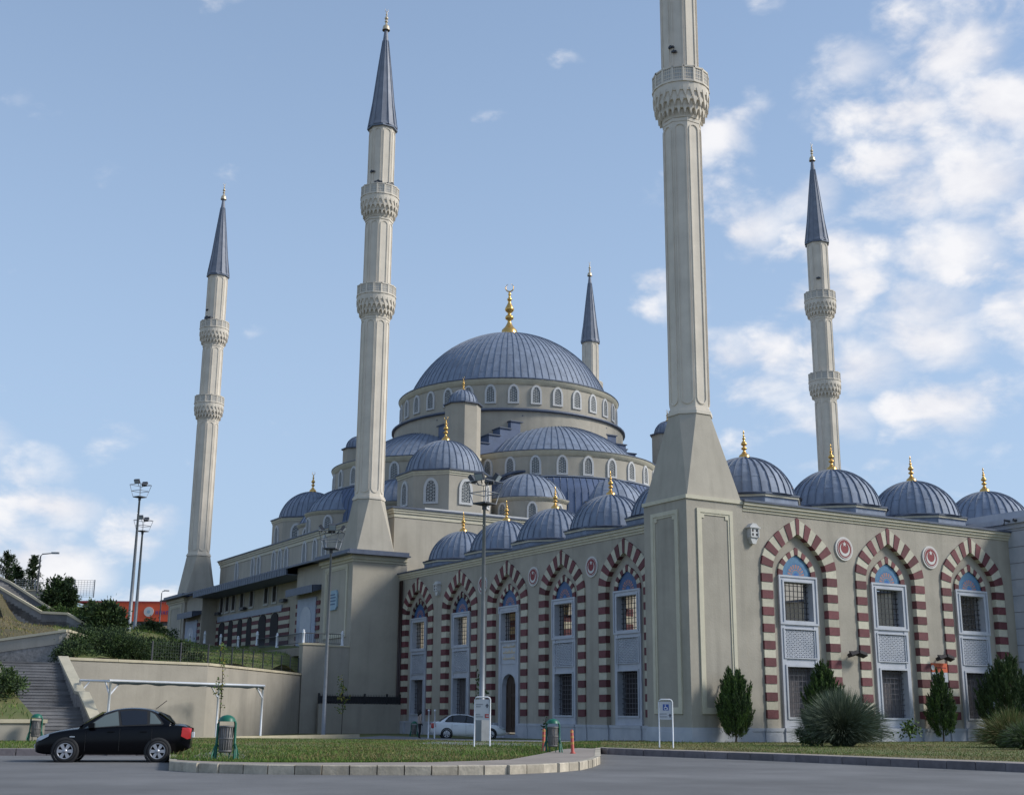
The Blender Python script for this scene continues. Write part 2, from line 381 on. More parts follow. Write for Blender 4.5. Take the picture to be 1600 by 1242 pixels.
lawn('lawn', LEFT, 75, M['soil']); lawn('lawn', ISL, 140, M['soil']); lawn('lawn', VERGE, 140, M['soil'])
def sheet(name, line, off0, off1, m, lift=0.006, k=6):
    """a strip lying on the lawn between two offsets (in metres) behind its near edge"""
    cols = dens(line); vs = []
    for q, (r, d0) in enumerate(cols):
        a = off0 if not callable(off0) else off0(r); b = off1 if not callable(off1) else off1(r)
        for j in range(k):
            d = d0 + a + (b-a)*j/(k-1); vs.append(DL(d, r*d, gz(d, r*d)+lift))
    n = len(cols); mb = MB()
    mb.add(vs, [(i*k+j, (i+1)*k+j, (i+1)*k+j+1, i*k+j+1) for i in range(n-1) for j in range(k-1)])
    return struct(name, mb, m)
sheet('pavement', ISL, 0.2, lambda r: float(np.interp(r, [-.262, -.2, -.06, -.0, .025, .04, .055, .0703], [1.3, 1.3, 2.2, 3.6, 8.0, 12.5, 13.5, 9.4])), M['pavement'])
sheet('pavement', VERGE, 0.2, lambda r: float(np.interp(r, [.0703, .1, .2, .4], [1.0, 1.5, 1.6, 1.6])), M['pavement'])
# gravel edge at the island's left end and the drive in front of the entrance
def quadsheet(name, c, m, nx=14, ny=6, lift=0.012):
    vs = []
    for j in range(ny):
        for i in range(nx):
            u, v = i/(nx-1), j/(ny-1)
            p = [(c[0][t]*(1-u)+c[1][t]*u)*(1-v)+(c[3][t]*(1-u)+c[2][t]*u)*v for t in (0, 1)]
            vs.append((p[0], p[1], gzw(*p)+lift))
    mb = MB(); mb.add(vs, [(j*nx+i, j*nx+i+1, (j+1)*nx+i+1, (j+1)*nx+i) for j in range(ny-1) for i in range(nx-1)]); return struct(name, mb, m)
quadsheet('driveway', [(-14, 14.5), (-7.2, 0.2), (-0.8, 6.0), (-1.2, 31)], M['drive'], 20, 10)
quadsheet('driveway', [(-15.2, -1.6), (-11.2, -6.4), (-8.6, -3.0), (-12.0, 2.5)], M['drive'])
quadsheet('gravel_edge', [(-28.3, -15.2), (-26.2, -10.2), (-25.0, -9.5), (-26.4, -15.7)], M['drive'])

def kerb_run(line, length, m, mt, hgt, close_back=None):
    pts = [DL(d, r*d) for r, d in dens(line, 0.004)]
    if close_back: pts = pts + close_back if close_back[0] is not pts[0] else pts
    L = [0]
    for a, b in zip(pts[:-1], pts[1:]): L.append(L[-1]+(b-a).length)
    n = int(L[-1]/length); xs = [p.x for p in pts]; ys = [p.y for p in pts]
    meshes = []
    for k in range(4):
        mb = MB(); w = length*0.5-0.012; b = 0.02
        z0, z1 = -0.25, hgt + random.uniform(-.006, .006)
        prof = [(-0.02, z0), (-0.02, z1-b), (b-0.02, z1), (0.15, z1), (0.15, z0)]
        jit = [random.uniform(-.008, .008) for _ in range(2)]
        vs = [(-w, y+jit[0], z) for y, z in prof] + [(w, y+jit[1], z) for y, z in prof]
        fs = [(i, 5+i, 5+(i+1) % 5, (i+1) % 5) for i in range(5)]+[(0, 1, 2, 3, 4), (9, 8, 7, 6, 5)]
        mb.add(vs, fs, 0)
        mb.m[2] = 1
        meshes.append(mb.mesh('kerb_stone', [m, mt]))
    root = None
    for i in range(n):
        s = (i+0.5)*length
        x, y = np.interp(s, L, xs), np.interp(s, L, ys)
        x2, y2 = np.interp(s+.05, L, xs), np.interp(s+.05, L, ys)
        a = atan2(y2-y, x2-x)
        mt_ = TR(x, y, ROADZ, a)
        if root is None:
            root = link(bpy.data.objects.new('kerb', meshes[0])); root.matrix_world = mt_; root['kind'] = 'structure'; MW[root] = mt_; continue
        inst('kerb_stone', meshes[random.randrange(4)], root, mt_)
HK = 0.215
kerb_run(ISL, 0.62, M['kerb'], M['kerb_top'], HK)
kerb_run(VERGE, 0.9, M['kerb_dark'], M['kerb_top'], HK)
kerb_run(LEFT, 0.9, M['kerb_dark'], M['kerb_top'], HK)
# island's left end and nose
def kerb_line(P, length, m):
    mb0 = MB(); w = length/2-.012
    mb0.box(-w, w, -0.02, 0.16, -0.25, HK, 0); me = mb0.mesh('kerb_stone', [m, M['kerb_top']]); root = None
    for a, b in zip(P[:-1], P[1:]):
        a = Vector(a); b = Vector(b); n = max(1, round((b-a).length/length))
        for i in range(n):
            p = a.lerp(b, (i+.5)/n); mt_ = TR(p.x, p.y, ROADZ, atan2(b.y-a.y, b.x-a.x))
            if root is None: root = link(bpy.data.objects.new('kerb', me)); root.matrix_world = mt_; root['kind'] = 'structure'; MW[root] = mt_
            else: inst('kerb_stone', me, root, mt_)
kerb_line([DL(41.0, -.262*41.0), DL(30.9, -.262*30.9)], 0.7, M['kerb'])
kerb_line([DL(37.2, .0703*37.2), DL(46.9, .0703*46.9)], 0.7, M['kerb'])

# ------------------------------------------------------------------ hillside and terrace on the left
CP = [(-23.4, 23.5, 4.2), (-19, 25, 4.2), (-15, 26.3, 4.2), (-9, 33.5, 4.2), (-3.6, 40.4, 4.3), (-2.2, 42.5, 6.0), (-1, 44, 6.45), (-1, 52, 6.85), (-1.0, 60, 6.95), (-1, 70, 7.4), (-1, 80, 7.9), (-1, 88, 8.2),
      (-5, 46, 5.9), (-5, 56, 6.5), (-9, 50, 6.0), (-10, 40, 5.0), (-17, 33, 4.7), (-20, 29, 4.4), (-24, 55, 10.6), (-19.7, 52.9, 7.7), (-18, 52, 7.6), (-15.1, 50.2, 5.8), (-60, 45, 5), (-30, 31.3, 4.9), (-26, 29, 5.35), (-22.9, 27.2, 5.85), (-21.2, 33.6, 5.6), (-22.0, 27.0, 4.3), (-20.9, 30.0, 4.3), (-19.6, 33.6, 4.6), (-18.4, 36.5, 5.0), (-17.5, 29, 4.3), (-14, 33, 4.5), (-24.5, 35, 6.4),
      (-19.7, 70.4, 11.4), (-16.5, 68.5, 10.8), (-35, 62, 13.0), (-30, 90, 14), (-11.3, 59.6, 8.0), (-7.6, 72.5, 8.6), (-16.6, 45.3, 6.2), (-27, 44, 8.4), (-40, 60, 12), (-21, 40, 6.3), (5, 113, 12), (20, 170, 14.6), (-20, 140, 14.5), (-60, 120, 15), (55, 140, 14), (0, 98, 9), (30, 100, 9), (55, 100, 9), (-4, 90, 8.4)]
cpx = np.array(CP)
def hz_(x, y):
    d2 = (cpx[:, 0]-x)**2 + (cpx[:, 1]-y)**2 + 0.4; w = d2**-1.6
    return float((w*cpx[:, 2]).sum()/w.sum())
FX = [-60, -30, -26.07, -22.95, -22.85, -14.95, -3.5, 0.1]; FY = [45, 31.4, 28.95, 27.1, 23.75, 26.25, 40.62, 40.62]
xs = sorted(set(list(np.arange(-60, 0, 0.8)) + FX)); ky = 70; vs = []
for x in xs:
    y0 = float(np.interp(x, FX, FY))
    for j in range(ky):
        y = y0 + (190-y0)*(j/(ky-1))**2.2; vs.append((x, y, hz_(x, y)))
mb = MB(); mb.add(vs, [(i*ky+j, (i+1)*ky+j, (i+1)*ky+j+1, i*ky+j+1) for i in range(len(xs)-1) for j in range(ky-1)], smooth=True)
for i, f in enumerate(mb.f):
    cx0 = sum(mb.v[k][0] for k in f)/4; cy0 = sum(mb.v[k][1] for k in f)/4
    if cx0 > -22.5+.18*(cy0-30) and cy0 < 75: mb.m[i] = 1
struct('hillside', mb, [M['dry'], M['soil']])
mb = MB(); xs2 = np.arange(0.1, 60, 3.0); vs = []
for x in xs2:
    for j in range(30): y = 96 + 94*j/29; vs.append((x, y, hz_(x, y)))
mb.add(vs, [(i*30+j, (i+1)*30+j, (i+1)*30+j+1, i*30+j+1) for i in range(len(xs2)-1) for j in range(29)], smooth=True)
struct('back_ground', mb, M['dry'])
# low bank left of the stairs
def bank_z(x, y): return 1.05 + max(0, (y-6))*0.19*min(1, max(0.25, 1))
bxs = np.arange(-52.9, -27.6, 0.9); vs = []
for x in bxs:
    for j in range(24): y = 6.0 + 23*j/23; vs.append((x, y, bank_z(x, y)))
mb = MB(); mb.add(vs, [(i*24+j, (i+1)*24+j, (i+1)*24+j+1, i*24+j+1) for i in range(len(bxs)-1) for j in range(23)], smooth=True)
struct('grass_bank', mb, M['soil'])

# ------------------------------------------------------------------ shared pieces of the mosque
def clip(poly, p, q):
    """part of segment p-q inside a convex counter-clockwise outline"""
    t0, t1 = 0.0, 1.0; dx, dz = q[0]-p[0], q[1]-p[1]
    n = len(poly)
    for i in range(n):
        ax, az = poly[i]; bx, bz = poly[(i+1) % n]
        nx, nz = -(bz-az), bx-ax
        den = nx*dx+nz*dz; num = nx*(ax-p[0])+nz*(az-p[1])
        if abs(den) < 1e-9:
            if num > 0: return None
        elif den > 0: t0 = max(t0, num/den)
        else: t1 = min(t1, num/den)
    if t0 >= t1: return None
    return (p[0]+dx*t0, p[1]+dz*t0), (p[0]+dx*t1, p[1]+dz*t1)
def arch_outline(w, h, rise, n=7):
    """pointed-arch outline, counter-clockwise seen from outside, base on z = 0"""
    R = [(w*cos(t*pi/2)**0.92, h-rise+rise*(sin(t*pi/2)**1.15 if t < 1 else 1)) for t in np.linspace(0, 1, n)]
    L = [(-a, b) for a, b in reversed(R[:-1])]
    return [(-w, 0), (w, 0)] + R + L
_win = {}
def window_mesh(w, h):
    """arched stucco surround, dark pane and pierced tracery; x across, -y outwards"""
    key = (round(w, 2), round(h, 2))
    if key in _win: return _win[key]
    hw = w/2; fr = 0.17*w
    O = arch_outline(hw, h, 0.42*h); I = [(a*(hw-fr)/hw, fr*0.8+b*(h-fr*1.9)/h) for a, b in O]
    m = MB(); n = len(O); yo, yi = -0.11, -0.02
    vs = [(a, yo, b) for a, b in O]+[(a, yo, b) for a, b in I]+[(a, 0.05, b) for a, b in O]+[(a, yi, b) for a, b in I]
    fs = []
    for i in range(n):
        j = (i+1) % n
        fs += [(i, j, n+j, n+i), (2*n+i, 2*n+j, j, i), (n+i, n+j, 3*n+j, 3*n+i)]
    m.add(vs, fs, 0)
    m.add([(a, yi, b) for a, b in I], [tuple(range(n))], 1)
    zc = [b for a, b in I]; sp = (hw-fr)*2/1.7; t = 0.017*w
    for ang in (pi/2, pi/2+pi/3, pi/2-pi/3):
        dx, dz = cos(ang), sin(ang)
        for k in range(-9, 10):
            cx_ = k*sp*0.5*-sin(ang); cz_ = h*0.45 + k*sp*0.5*cos(ang)
            if ang == pi/2: cz_ = h*.45
            r = clip(I, (cx_-3*dx*h, cz_-3*dz*h), (cx_+3*dx*h, cz_+3*dz*h))
            if not r: continue
            (x0, z0), (x1, z1) = r
            px, pz = -dz*t, dx*t
            m.add([(x0-px, -.065, z0-pz), (x1-px, -.065, z1-pz), (x1+px, -.065, z1+pz), (x0+px, -.065, z0+pz), (x0-px, yi+.004, z0-pz), (x1-px, yi+.004, z1-pz), (x1+px, yi+.004, z1+pz), (x0+px, yi+.004, z0+pz)],
                  [(0, 1, 2, 3), (0, 4, 5, 1), (3, 2, 6, 7)], 2)
    _win[key] = m.mesh('window', [M['frame'], M['pane'], M['grille']]); return _win[key]
def put_window(parent, w, h, x, y, z, head):
    """head: direction the window faces"""
    return inst('window', window_mesh(w, h), parent, TR(x, y, z, head+pi/2))

_gore = {}; _gmb = {}
def gore_mesh(r, h, n, courses, stag):
    key = (round(r, 2), round(h, 2), n, courses, stag)
    if key in _gore: return _gore[key]
    S = (r*r+h*h)/(2*h); A = math.asin(min(1, r/S)); A = A if h <= r else pi-A
    m = MB(); da = 2*pi/n*0.5
    cuts = [0.0]+[(i+(0.5 if stag else 0.0))/courses for i in range(0 if stag else 1, courses)]+[1.0]
    for c0, c1 in zip(cuts[:-1], cuts[1:]):
        sub = 3
        for j in range(sub):
            t0, t1 = c0+(c1-c0)*j/sub, c0+(c1-c0)*(j+1)/sub
            q = []
            for t, lift in ((t0, 0.013*(1-j/sub)), (t1, 0.013*(1-(j+1)/sub))):
                a = A*(1-t*0.985); R_ = (S+lift)
                for u in (-1, 0, 1): q.append((R_*sin(a)*cos(da*u), R_*sin(a)*sin(da*u), h-S+R_*cos(a)))
            m.add(q, [(0, 1, 4, 3), (1, 2, 5, 4)], 0, True)
    k = 16; hw = 0.027 if r > 5 else 0.020; vs = []
    for j in range(k+1):
        a = A*(1-0.975*j/k); w_ = min(hw, S*sin(a)*da*0.8)
        for o, u in ((0.0, -1), (0.06, -1), (0.06, 1), (0.0, 1)):
            R_ = S+o; rr = R_*sin(a); x, y = rr, 0
            ang = da; x, y = rr*cos(ang)-u*w_*sin(ang), rr*sin(ang)+u*w_*cos(ang)
            vs.append((x, y, h-S+R_*cos(a)))
    m.add(vs, [(j*4+i, j*4+i+1, (j+1)*4+i+1, (j+1)*4+i) for j in range(k) for i in range(3)], 1)
    _gmb[key] = m
    _gore[key] = m.mesh('lead_panel', [M['lead'], M['lead_seam']]); return _gore[key]
def dome(parent, x, y, z, r, h, n, courses, a0=0.0, a1=2*pi, name='dome', eave=0.0, finial=0, crescent=True, fk=1.0, single=True, eave_n=None, rot=0.0):
    m = MB(); nn = max(12, int(48*(a1-a0)/(2*pi)))
    m.lathe([(a-0.02 if a > 0.05 else 0.0, b-0.02) for a, b in sph(r, h, 12)], nn, mi=0, a0=a0, a1=a1)
    if eave:
        en = eave_n or nn
        er = r+eave; f = 1.0
        m.lathe([(r-0.1, 0.06), (er, -0.05), (er, -0.13), (r-0.1, -0.13)], en, mi=1, smooth=False, a0=a0, a1=a1, rot=rot)
    me = m.mesh(name, [M['lead_seam'], M['lead_dark']])
    o = inst(name, me, parent, TR(x, y, z))
    gores = [gore_mesh(r, h, n, courses, s) for s in (0, 1)]
    k = round(n*(a1-a0)/(2*pi)); st = (a1-a0)/k
    if single:
        for i in range(k): inst('lead_panel', gores[i % 2], o, TR(x, y, z, a0+st*(i+.5)))
    else:                                  # far or mostly hidden: the same sheets joined into one mesh
        key = ('j', round(r, 2), round(h, 2), n, courses, round(a1-a0, 2))
        if key not in _gore:
            jm = MB()
            for i in range(k): jm.merge(_gmb[(round(r, 2), round(h, 2), n, courses, i % 2)], Matrix.Rotation(st*(i+.5), 4, 'Z'))
            _gore[key] = jm.mesh('lead_cladding', [M['lead'], M['lead_seam']])
        c = inst('lead_cladding', _gore[key], o, TR(x, y, z, a0)); c['kind'] = 'stuff'
    if finial:
        inst('finial', finial_mesh(finial, crescent, fk), o, TR(x, y, z+h+0.064*(r*r+h*h)/(2*h), random.choice((-0.6, -0.5, -0.7))))
    return o
_fin = {}
def finial_mesh(h, c, k, pale=False):
    key = (h, c, k, pale)
    if key not in _fin: _fin[key] = finial_mb(h, c, k).mesh('finial', [M['gold_pale' if pale else 'gold']])
    return _fin[key]
def ring_cornice(m, x, y, z, r, t=0.42, mi=0, n=48, a0=0.0, a1=2*pi, rot=0.0, smooth=True):
    m.lathe([(r, z-t), (r+.05, z-t), (r+.07, z-t*.55), (r+.15, z-t*.45), (r+.17, z-t*.12), (r+.22, z), (r-.1, z)], n, (x, y), mi, smooth, a0, a1, rot)
OCT = [(cos(radians(22.5+45*i)), sin(radians(22.5+45*i))) for i in range(8)]

# ------------------------------------------------------------------ prayer hall
DX, DY = 27.95, 64.55
hall = thing('prayer_hall', 'large prayer hall with grey-blue lead domes stepping up to one great dome', 'mosque', (DX, DY, 0))
HX0, HX1, HY0, HY1, HZ = 4.75, 51.15, 43.0, 87.3, 17.45
m = MB(); m.box(HX0, HX1, HY0, HY1, 0, HZ-.02, 0)
wall = m.part('wall', [M['stucco']], hall)
m = MB()
for k, (o, z0, z1) in enumerate(((.06, HZ-.62, HZ-.30), (.16, HZ-.305, HZ-.12), (.24, HZ-.125, HZ+.06))): m.box(HX0-o, HX1+o, HY0-o, HY1+o, z0, z1, 0)
m.part('cornice', [M['cornice']], hall)
m = MB(); m.box(HX0-.34, HX1+.34, HY0-.34, HY1+.34, HZ+.055, HZ+.16, 0); m.box(HX0+.5, HX1-.5, HY0+.5, HY1-.5, HZ+.15, HZ+.35, 0)
m.part('roof', [M['lead_dark']], hall)
m = MB(); m.box(7.4, 18.2, HY0-.12, HY0+.1, HZ+.21, HZ+.33, 0); m.part('roof_pipe', [M['frame']], hall)
for y in (57.4, 59.6, 62.2, 66.9, 68.6, 70.3, 74.6, 76.4, 81.5): put_window(wall, 1.15, 2.5, HX0, y, 14.55, pi)
# main drum and dome
m = MB(); m.lathe([(12.15, HZ), (12.15, 30.05)], 64, (DX, DY), 0); m.lathe([(12.15, 30.05), (12.4, 30.05), (12.4, 30.25), (11.0, 30.7)], 64, (DX, DY), 1)
m.part('drum_base', [M['stucco'], M['lead_dark']], hall)
m = MB(); m.lathe([(11.5, 30.3), (11.5, 33.25)], 64, (DX, DY), 0); ring_cornice(m, DX, DY, 33.45, 11.5, 0.55, 1, 64)
m.lathe([(11.74, 33.45), (11.78, 33.52), (11.7, 33.6), (10.3, 33.75)], 64, (DX, DY), 2)
drum = m.part('drum', [M['stucco'], M['cornice'], M['lead_dark']], hall)
for i in range(32):
    a = 2*pi*(i+.5)/32; put_window(drum, 1.12, 1.95, DX+11.5*cos(a), DY+11.5*sin(a), 30.95, a)
main = dome(hall, DX, DY, 33.5, 10.75, 7.75, 92, 6, name='main_dome', finial=5.4, fk=0.9)
# four half domes with stepped arches; the ones at the back stay plain
def rot2(x, y, q):
    for _ in range(q): x, y = -y, x
    return x, y
for q in range(4):                       # q = 0 looks to the entrance side (-y); each turn is 90 degrees anticlockwise
    front = q in (0, 3)
    def P(x, y): a, b = rot2(x, y, q); return DX+a, DY+b
    hx, hy = P(0, -8.8); fa = -pi/2+q*pi/2
    m = MB(); A0, A1 = fa-pi/2, fa+pi/2
    m.lathe([(10.1, 19.0), (10.1, 24.9)], 40, (hx, hy), 0, True, A0, A1); ring_cornice(m, hx, hy, 25.05, 10.1, 0.5, 1, 40, A0, A1)
    m.lathe([(10.34, 25.05), (10.36, 25.12), (8.6, 25.35)], 40, (hx, hy), 2, True, A0, A1)
    sdm = m.part('half_drum', [M['stucco'], M['cornice'], M['lead_dark']], hall)
    if front:
        for i in range(13):
            a = A0 + pi*(i+.5)/13; put_window(sdm, 1.05, 1.85, hx+10.1*cos(a), hy+10.1*sin(a), 22.75, a)
    dome(hall, hx, hy, 25.2, 8.75, 4.15, 76, 4, A0, A1, name='half_dome', single=front)
    # stepped arch behind the half dome
    steps = [(0, 3.2, 29.95), (3.2, 4.9, 29.55), (4.9, 6.2, 28.9), (6.2, 7.4, 28.1), (7.4, 8.6, 27.3), (8.6, 9.7, 26.4), (9.7, 10.9, 25.6)]
    m = MB()
    R4 = Matrix.Translation((DX, DY, 0)) @ Matrix.Rotation(q*pi/2, 4, 'Z')
    for a, b, z in steps:
        for s in (-1, 1):
            x0, x1 = sorted((s*a, s*b)); m.box(x0, x1, -11.0, -8.3, 20, z, 0, R4); m.box(x0-.09, x1+.09, -11.12, -8.2, z, z+.10, 1, R4)
    m.part('stepped_arch', [M['lead_new'], M['lead_dark']], hall)
    # lead shoulder and three small half domes below
    m = MB(); m.lathe([(10.1, 22.55), (10.7, 22.35), (11.5, 21.0), (11.9, 17.2)], 40, (hx, hy), 0, True, A0, A1)
    m.lathe([(10.05, 22.56), (10.5, 22.62), (10.55, 22.5), (10.1, 22.45)], 40, (hx, hy), 1, True, A0, A1)
    for i in range(1, 56):
        a = A0+pi*i/56; m.tube([(hx+r*cos(a), hy+r*sin(a), z) for r, z in ((10.12, 22.55), (10.72, 22.35), (11.52, 21.0), (11.92, 17.4))], .04, 4, 1, False)
    m.part('shoulder_roof', [M['lead_new'], M['lead_seam']], hall)
    if front:
        for ex in (-7.4, 0.0, 7.4):
            ey = -16.2 if ex else -18.3
            x, y = P(ex, ey); ea = fa + (0.0 if not ex else (-0.45 if ex < 0 else 0.45))
            B0, B1 = ea-pi/2-.25, ea+pi/2+.25
            m = MB(); m.lathe([(3.75, HZ), (3.75, 19.95)], 24, (x, y), 0, True, B0, B1); ring_cornice(m, x, y, 20.05, 3.75, .3, 1, 24, B0, B1)
            m.lathe([(3.97, 20.05), (3.98, 20.12), (3.5, 20.2)], 24, (x, y), 2, True, B0, B1)
            em = m.part('apse_drum', [M['stucco'], M['cornice'], M['lead_dark']], hall)
            for k in range(5):
                a = B0 + (B1-B0)*(k+.5)/5; put_window(em, .95, 1.65, x+3.75*cos(a), y+3.75*sin(a), 18.0, a)
            dome(hall, x, y, 20.15, 3.7, 2.55, 30, 2, B0, B1, name='apse_dome')
            # raised lead rim arching over the little half dome
            pts = []
            ux, uy = cos(ea-pi/2), sin(ea-pi/2); bx_, by_ = x-cos(ea)*0.6, y-sin(ea)*0.6
            for t in np.linspace(0, pi, 17): pts.append((bx_+ux*4.5*cos(t), by_+uy*4.5*cos(t), 19.6+3.55*sin(t)))
            m = MB(); m.tube(pts, 0.15, 8, 0); m.part('apse_rim', [M['lead_dark']], hall)
# weight towers
for sx, sy in ((-1, -1), (1, -1), (-1, 1), (1, 1)):
    x, y = DX+12.0*sx, DY+12.0*sy
    m = MB(); m.prism([(x+1.68*a, y+1.68*b) for a, b in OCT], 17.5, 29.45, 'z', 0)
    m.prism([(x+1.80*a, y+1.80*b) for a, b in OCT], 24.25, 24.5, 'z', 1)
    m.prism([(x+1.88*a, y+1.88*b) for a, b in OCT], 29.40, 29.52, 'z', 2)
    tw = m.part('weight_tower', [M['stucco'], M['cornice'], M['lead_dark']], hall)
    dome(hall, x, y, 29.5, 1.35, 1.45, 20, 3, name='tower_dome', finial=1.25, single=sy < 0 and sx < 0)
# corner domes
for sx, sy in ((-1, -1), (1, -1), (-1, 1), (1, 1)):
    x, y = DX+15.65*sx, DY+15.65*sy
    m = MB(); m.prism([(x+4.15*a, y+4.15*b) for a, b in OCT], HZ, 21.55, 'z', 0)
    for e, z0, z1 in ((.06, 21.25, 21.42), (.14, 21.415, 21.62)): m.prism([(x+(4.15+e)*a, y+(4.15+e)*b) for a, b in OCT], z0, z1, 'z', 1)
    m.prism([(x+4.40*a, y+4.40*b) for a, b in OCT], 21.615, 21.75, 'z', 2)
    cd = m.part('corner_drum', [M['stucco'], M['cornice'], M['lead_dark']], hall)
    if (sx, sy) != (1, 1):
        for k in range(8):
            a = k*pi/4; ap = 4.15*cos(pi/8); put_window(cd, 1.3, 2.25, x+ap*cos(a), y+ap*sin(a), 18.75, a)
    dome(hall, x, y, 21.75, 3.52, 3.2, 36, 3, name='corner_dome', finial=2.1, single=(sx, sy) in ((-1, -1), (-1, 1)))

# ------------------------------------------------------------------ courtyard wings with striped pointed arches
AR_O = [(2.56, 8.46), (2.545, 8.9), (2.46, 9.3), (2.26, 9.75), (1.92, 10.16), (1.45, 10.56), (0.85, 10.95), (0.42, 11.18), (0, 11.40)]
AR_I = [(1.83, 8.46), (1.815, 8.75), (1.73, 9.05), (1.56, 9.36), (1.30, 9.66), (0.98, 9.94), (0.62, 10.20), (0.34, 10.38), (0, 10.60)]
IN_O = [(1.27, 8.47), (1.25, 8.75), (1.16, 9.0), (1.0, 9.24), (0.78, 9.44), (0.5, 9.63), (0.25, 9.77), (0, 9.90)]
IN_I = [(0.96, 8.47), (0.94, 8.70), (0.86, 8.92), (0.72, 9.10), (0.54, 9.26), (0.34, 9.39), (0.16, 9.48), (0, 9.55)]
def along(pl, n):
    P = np.array(pl); L = np.concatenate([[0], np.cumsum(np.hypot(*np.diff(P, axis=0).T))]); t = np.linspace(0, L[-1], n)
    return np.stack([np.interp(t, L, P[:, 0]), np.interp(t, L, P[:, 1])], 1)
def block_mb(q, y0, y1, sub=None, gap=0.006):
    """one arch stone from its four corners"""
    c = np.mean(q, axis=0); q = [(c[0]+(a-c[0])*(1-gap/0.3), c[1]+(b-c[1])*(1-gap/0.3)) for a, b in q]
    m = MB(); n = len(q); m.prism(q, y0, y1, 'y'); return m
def stones():
    """outlines of every stone of one bay: (corners, is_red, is_inner)"""
    out_ = []
    for k in range(9):
        z = 8.25-.8225*k
        for s in (-1, 1):
            out_.append(([(s*2.56, z-.206), (s*1.83, z-.206), (s*1.83, z+.206), (s*2.56, z+.206)], True, False))
            if k < 8: out_.append(([(s*2.56, z-.617), (s*1.83, z-.617), (s*1.83, z-.206), (s*2.56, z-.206)], False, False))
    n = 9; O = along(AR_O, n*3+2); I = along(AR_I, n*3+2)
    for s in (-1, 1):
        for k in range(n):
            a, b = k*3, k*3+3
            q = [(s*O[i][0], O[i][1]) for i in range(a, b+1)] + [(s*I[i][0], I[i][1]) for i in range(b, a-1, -1)]
            out_.append((q, k % 2 == 1, False))
    a = n*3
    out_.append(([(O[a][0], O[a][1]), (0, O[-1][1]+.02), (-O[a][0], O[a][1]), (-I[a][0], I[a][1]), (0, I[-1][1]-.05), (I[a][0], I[a][1])], True, False))
    n = 6; O = along(IN_O, n*2+2); I = along(IN_I, n*2+2)
    for s in (-1, 1):
        for k in range(n):
            q = [(s*O[i][0], O[i][1]) for i in range(k*2, k*2+3)] + [(s*I[i][0], I[i][1]) for i in range(k*2+2, k*2-1, -1)]
            out_.append((q, k % 2 == 0, True))
    a = n*2
    out_.append(([(O[a][0], O[a][1]), (0, O[-1][1]+.02), (-O[a][0], O[a][1]), (-I[a][0], I[a][1]), (0, I[-1][1]), (I[a][0], I[a][1])], True, True))
    return out_
STONES = []
for q, red, inner in stones():
    xs_ = [a for a, b in q]; zs_ = [b for a, b in q]
    c = ((min(xs_)+max(xs_))/2, (min(zs_)+max(zs_))/2)
    q = [(a-c[0], b-c[1]) for a, b in q]
    if inner: y0, y1 = (0.10, 0.24) if red else (0.115, 0.24)
    else: y0, y1 = (-0.115, 0.24) if red else (-0.085, 0.24)
    STONES.append((block_mb(q, y0, y1), c, red, inner))
STONE_ME = {}
for i, (m, c, red, inner) in enumerate(STONES):
    key = tuple(round(v, 3) for p in m.v for v in p)
    if key not in STONE_ME: STONE_ME[key] = m.mesh('voussoir', [M['red' if red else 'white']])
    STONES[i] = (STONE_ME[key], c, red, inner, m)

def frame_rect(m, s0, s1, z0, z1, w, y0, y1, mi=0):
    m.box(s0, s0+w, y0, y1, z0, z1, mi); m.box(s1-w, s1, y0, y1, z0, z1, mi)
    m.box(s0+w, s1-w, y0, y1, z0, z0+w, mi); m.box(s0+w, s1-w, y0, y1, z1-w, z1, mi)
def surround_mb(door):
    m = MB(); w0, w1 = 0.965, 1.26
    for s in (-1, 1):
        a, b = sorted((s*w0, s*w1)); m.box(a, b, 0.09, 0.74, 1.025 if not door else 0.3, 8.42)
    m.box(-w0, w0, 0.09, 0.74, 8.13, 8.42)
    if not door:
        m.box(-w0, w0, 0.13, 0.74, 3.96, 4.40); m.box(-w0, w0, 0.20, 0.74, 4.40, 5.80); m.box(-w0, w0, 0.13, 0.74, 5.80, 6.23)
        m.box(-w0, w0, 0.10, 0.74, 1.025, 1.53)
        frame_rect(m, -1.12, 1.12, 4.36, 5.85, 0.06, 0.05, 0.13)
        frame_rect(m, -1.06, 1.06, 1.44, 4.06, 0.10, 0.045, 0.095)
    else:
        pts = [(-w0, 4.9), (-w0, 0.3), (-.86, 0.3), (-.86, 3.35)] + [(-.86*cos(t), 3.35+.74*sin(t)**0.9) for t in np.linspace(0.2, pi-0.2, 11)] + [(.86, 3.35), (.86, 0.3), (w0, 0.3), (w0, 4.9)]
        # front of the arch head, in strips
        for a, b in zip(np.linspace(-.86, .86, 15)[:-1], np.linspace(-.86, .86, 15)[1:]):
            za = 3.35+.74*max(0, 1-(a/.86)**2)**.5; zb = 3.35+.74*max(0, 1-(b/.86)**2)**.5
            m.add([(a, .13, za), (b, .13, zb), (b, .13, 4.9), (a, .13, 4.9)], [(0, 1, 2, 3)]); m.add([(a, .13, za), (b, .13, zb), (b, .74, zb), (a, .74, za)], [(0, 3, 2, 1)])
        for s in (-1, 1):
            a, b = sorted((s*.86, s*w0)); m.box(a, b, .13, .74, .3, 4.9)
        m.box(-w0, w0, 0.13, 0.74, 4.9, 6.23)
        frame_rect(m, -1.0, 1.0, 4.72, 6.12, 0.05, 0.09, 0.13)
    frame_rect(m, -1.30, 1.30, 8.02 if door else 6.02, 8.47, 0.10, 0.04, 0.10)
    frame_rect(m, -1.06, 1.06, 6.12, 8.25, 0.10, 0.045, 0.095)
    return m
SUR = {d: surround_mb(d).mesh('window_surround', [M['marble']]) for d in (False, True)}
m = MB(); hs = 1.0; I = [(-hs, 4.44), (hs, 4.44), (hs, 5.77), (-hs, 5.77)]
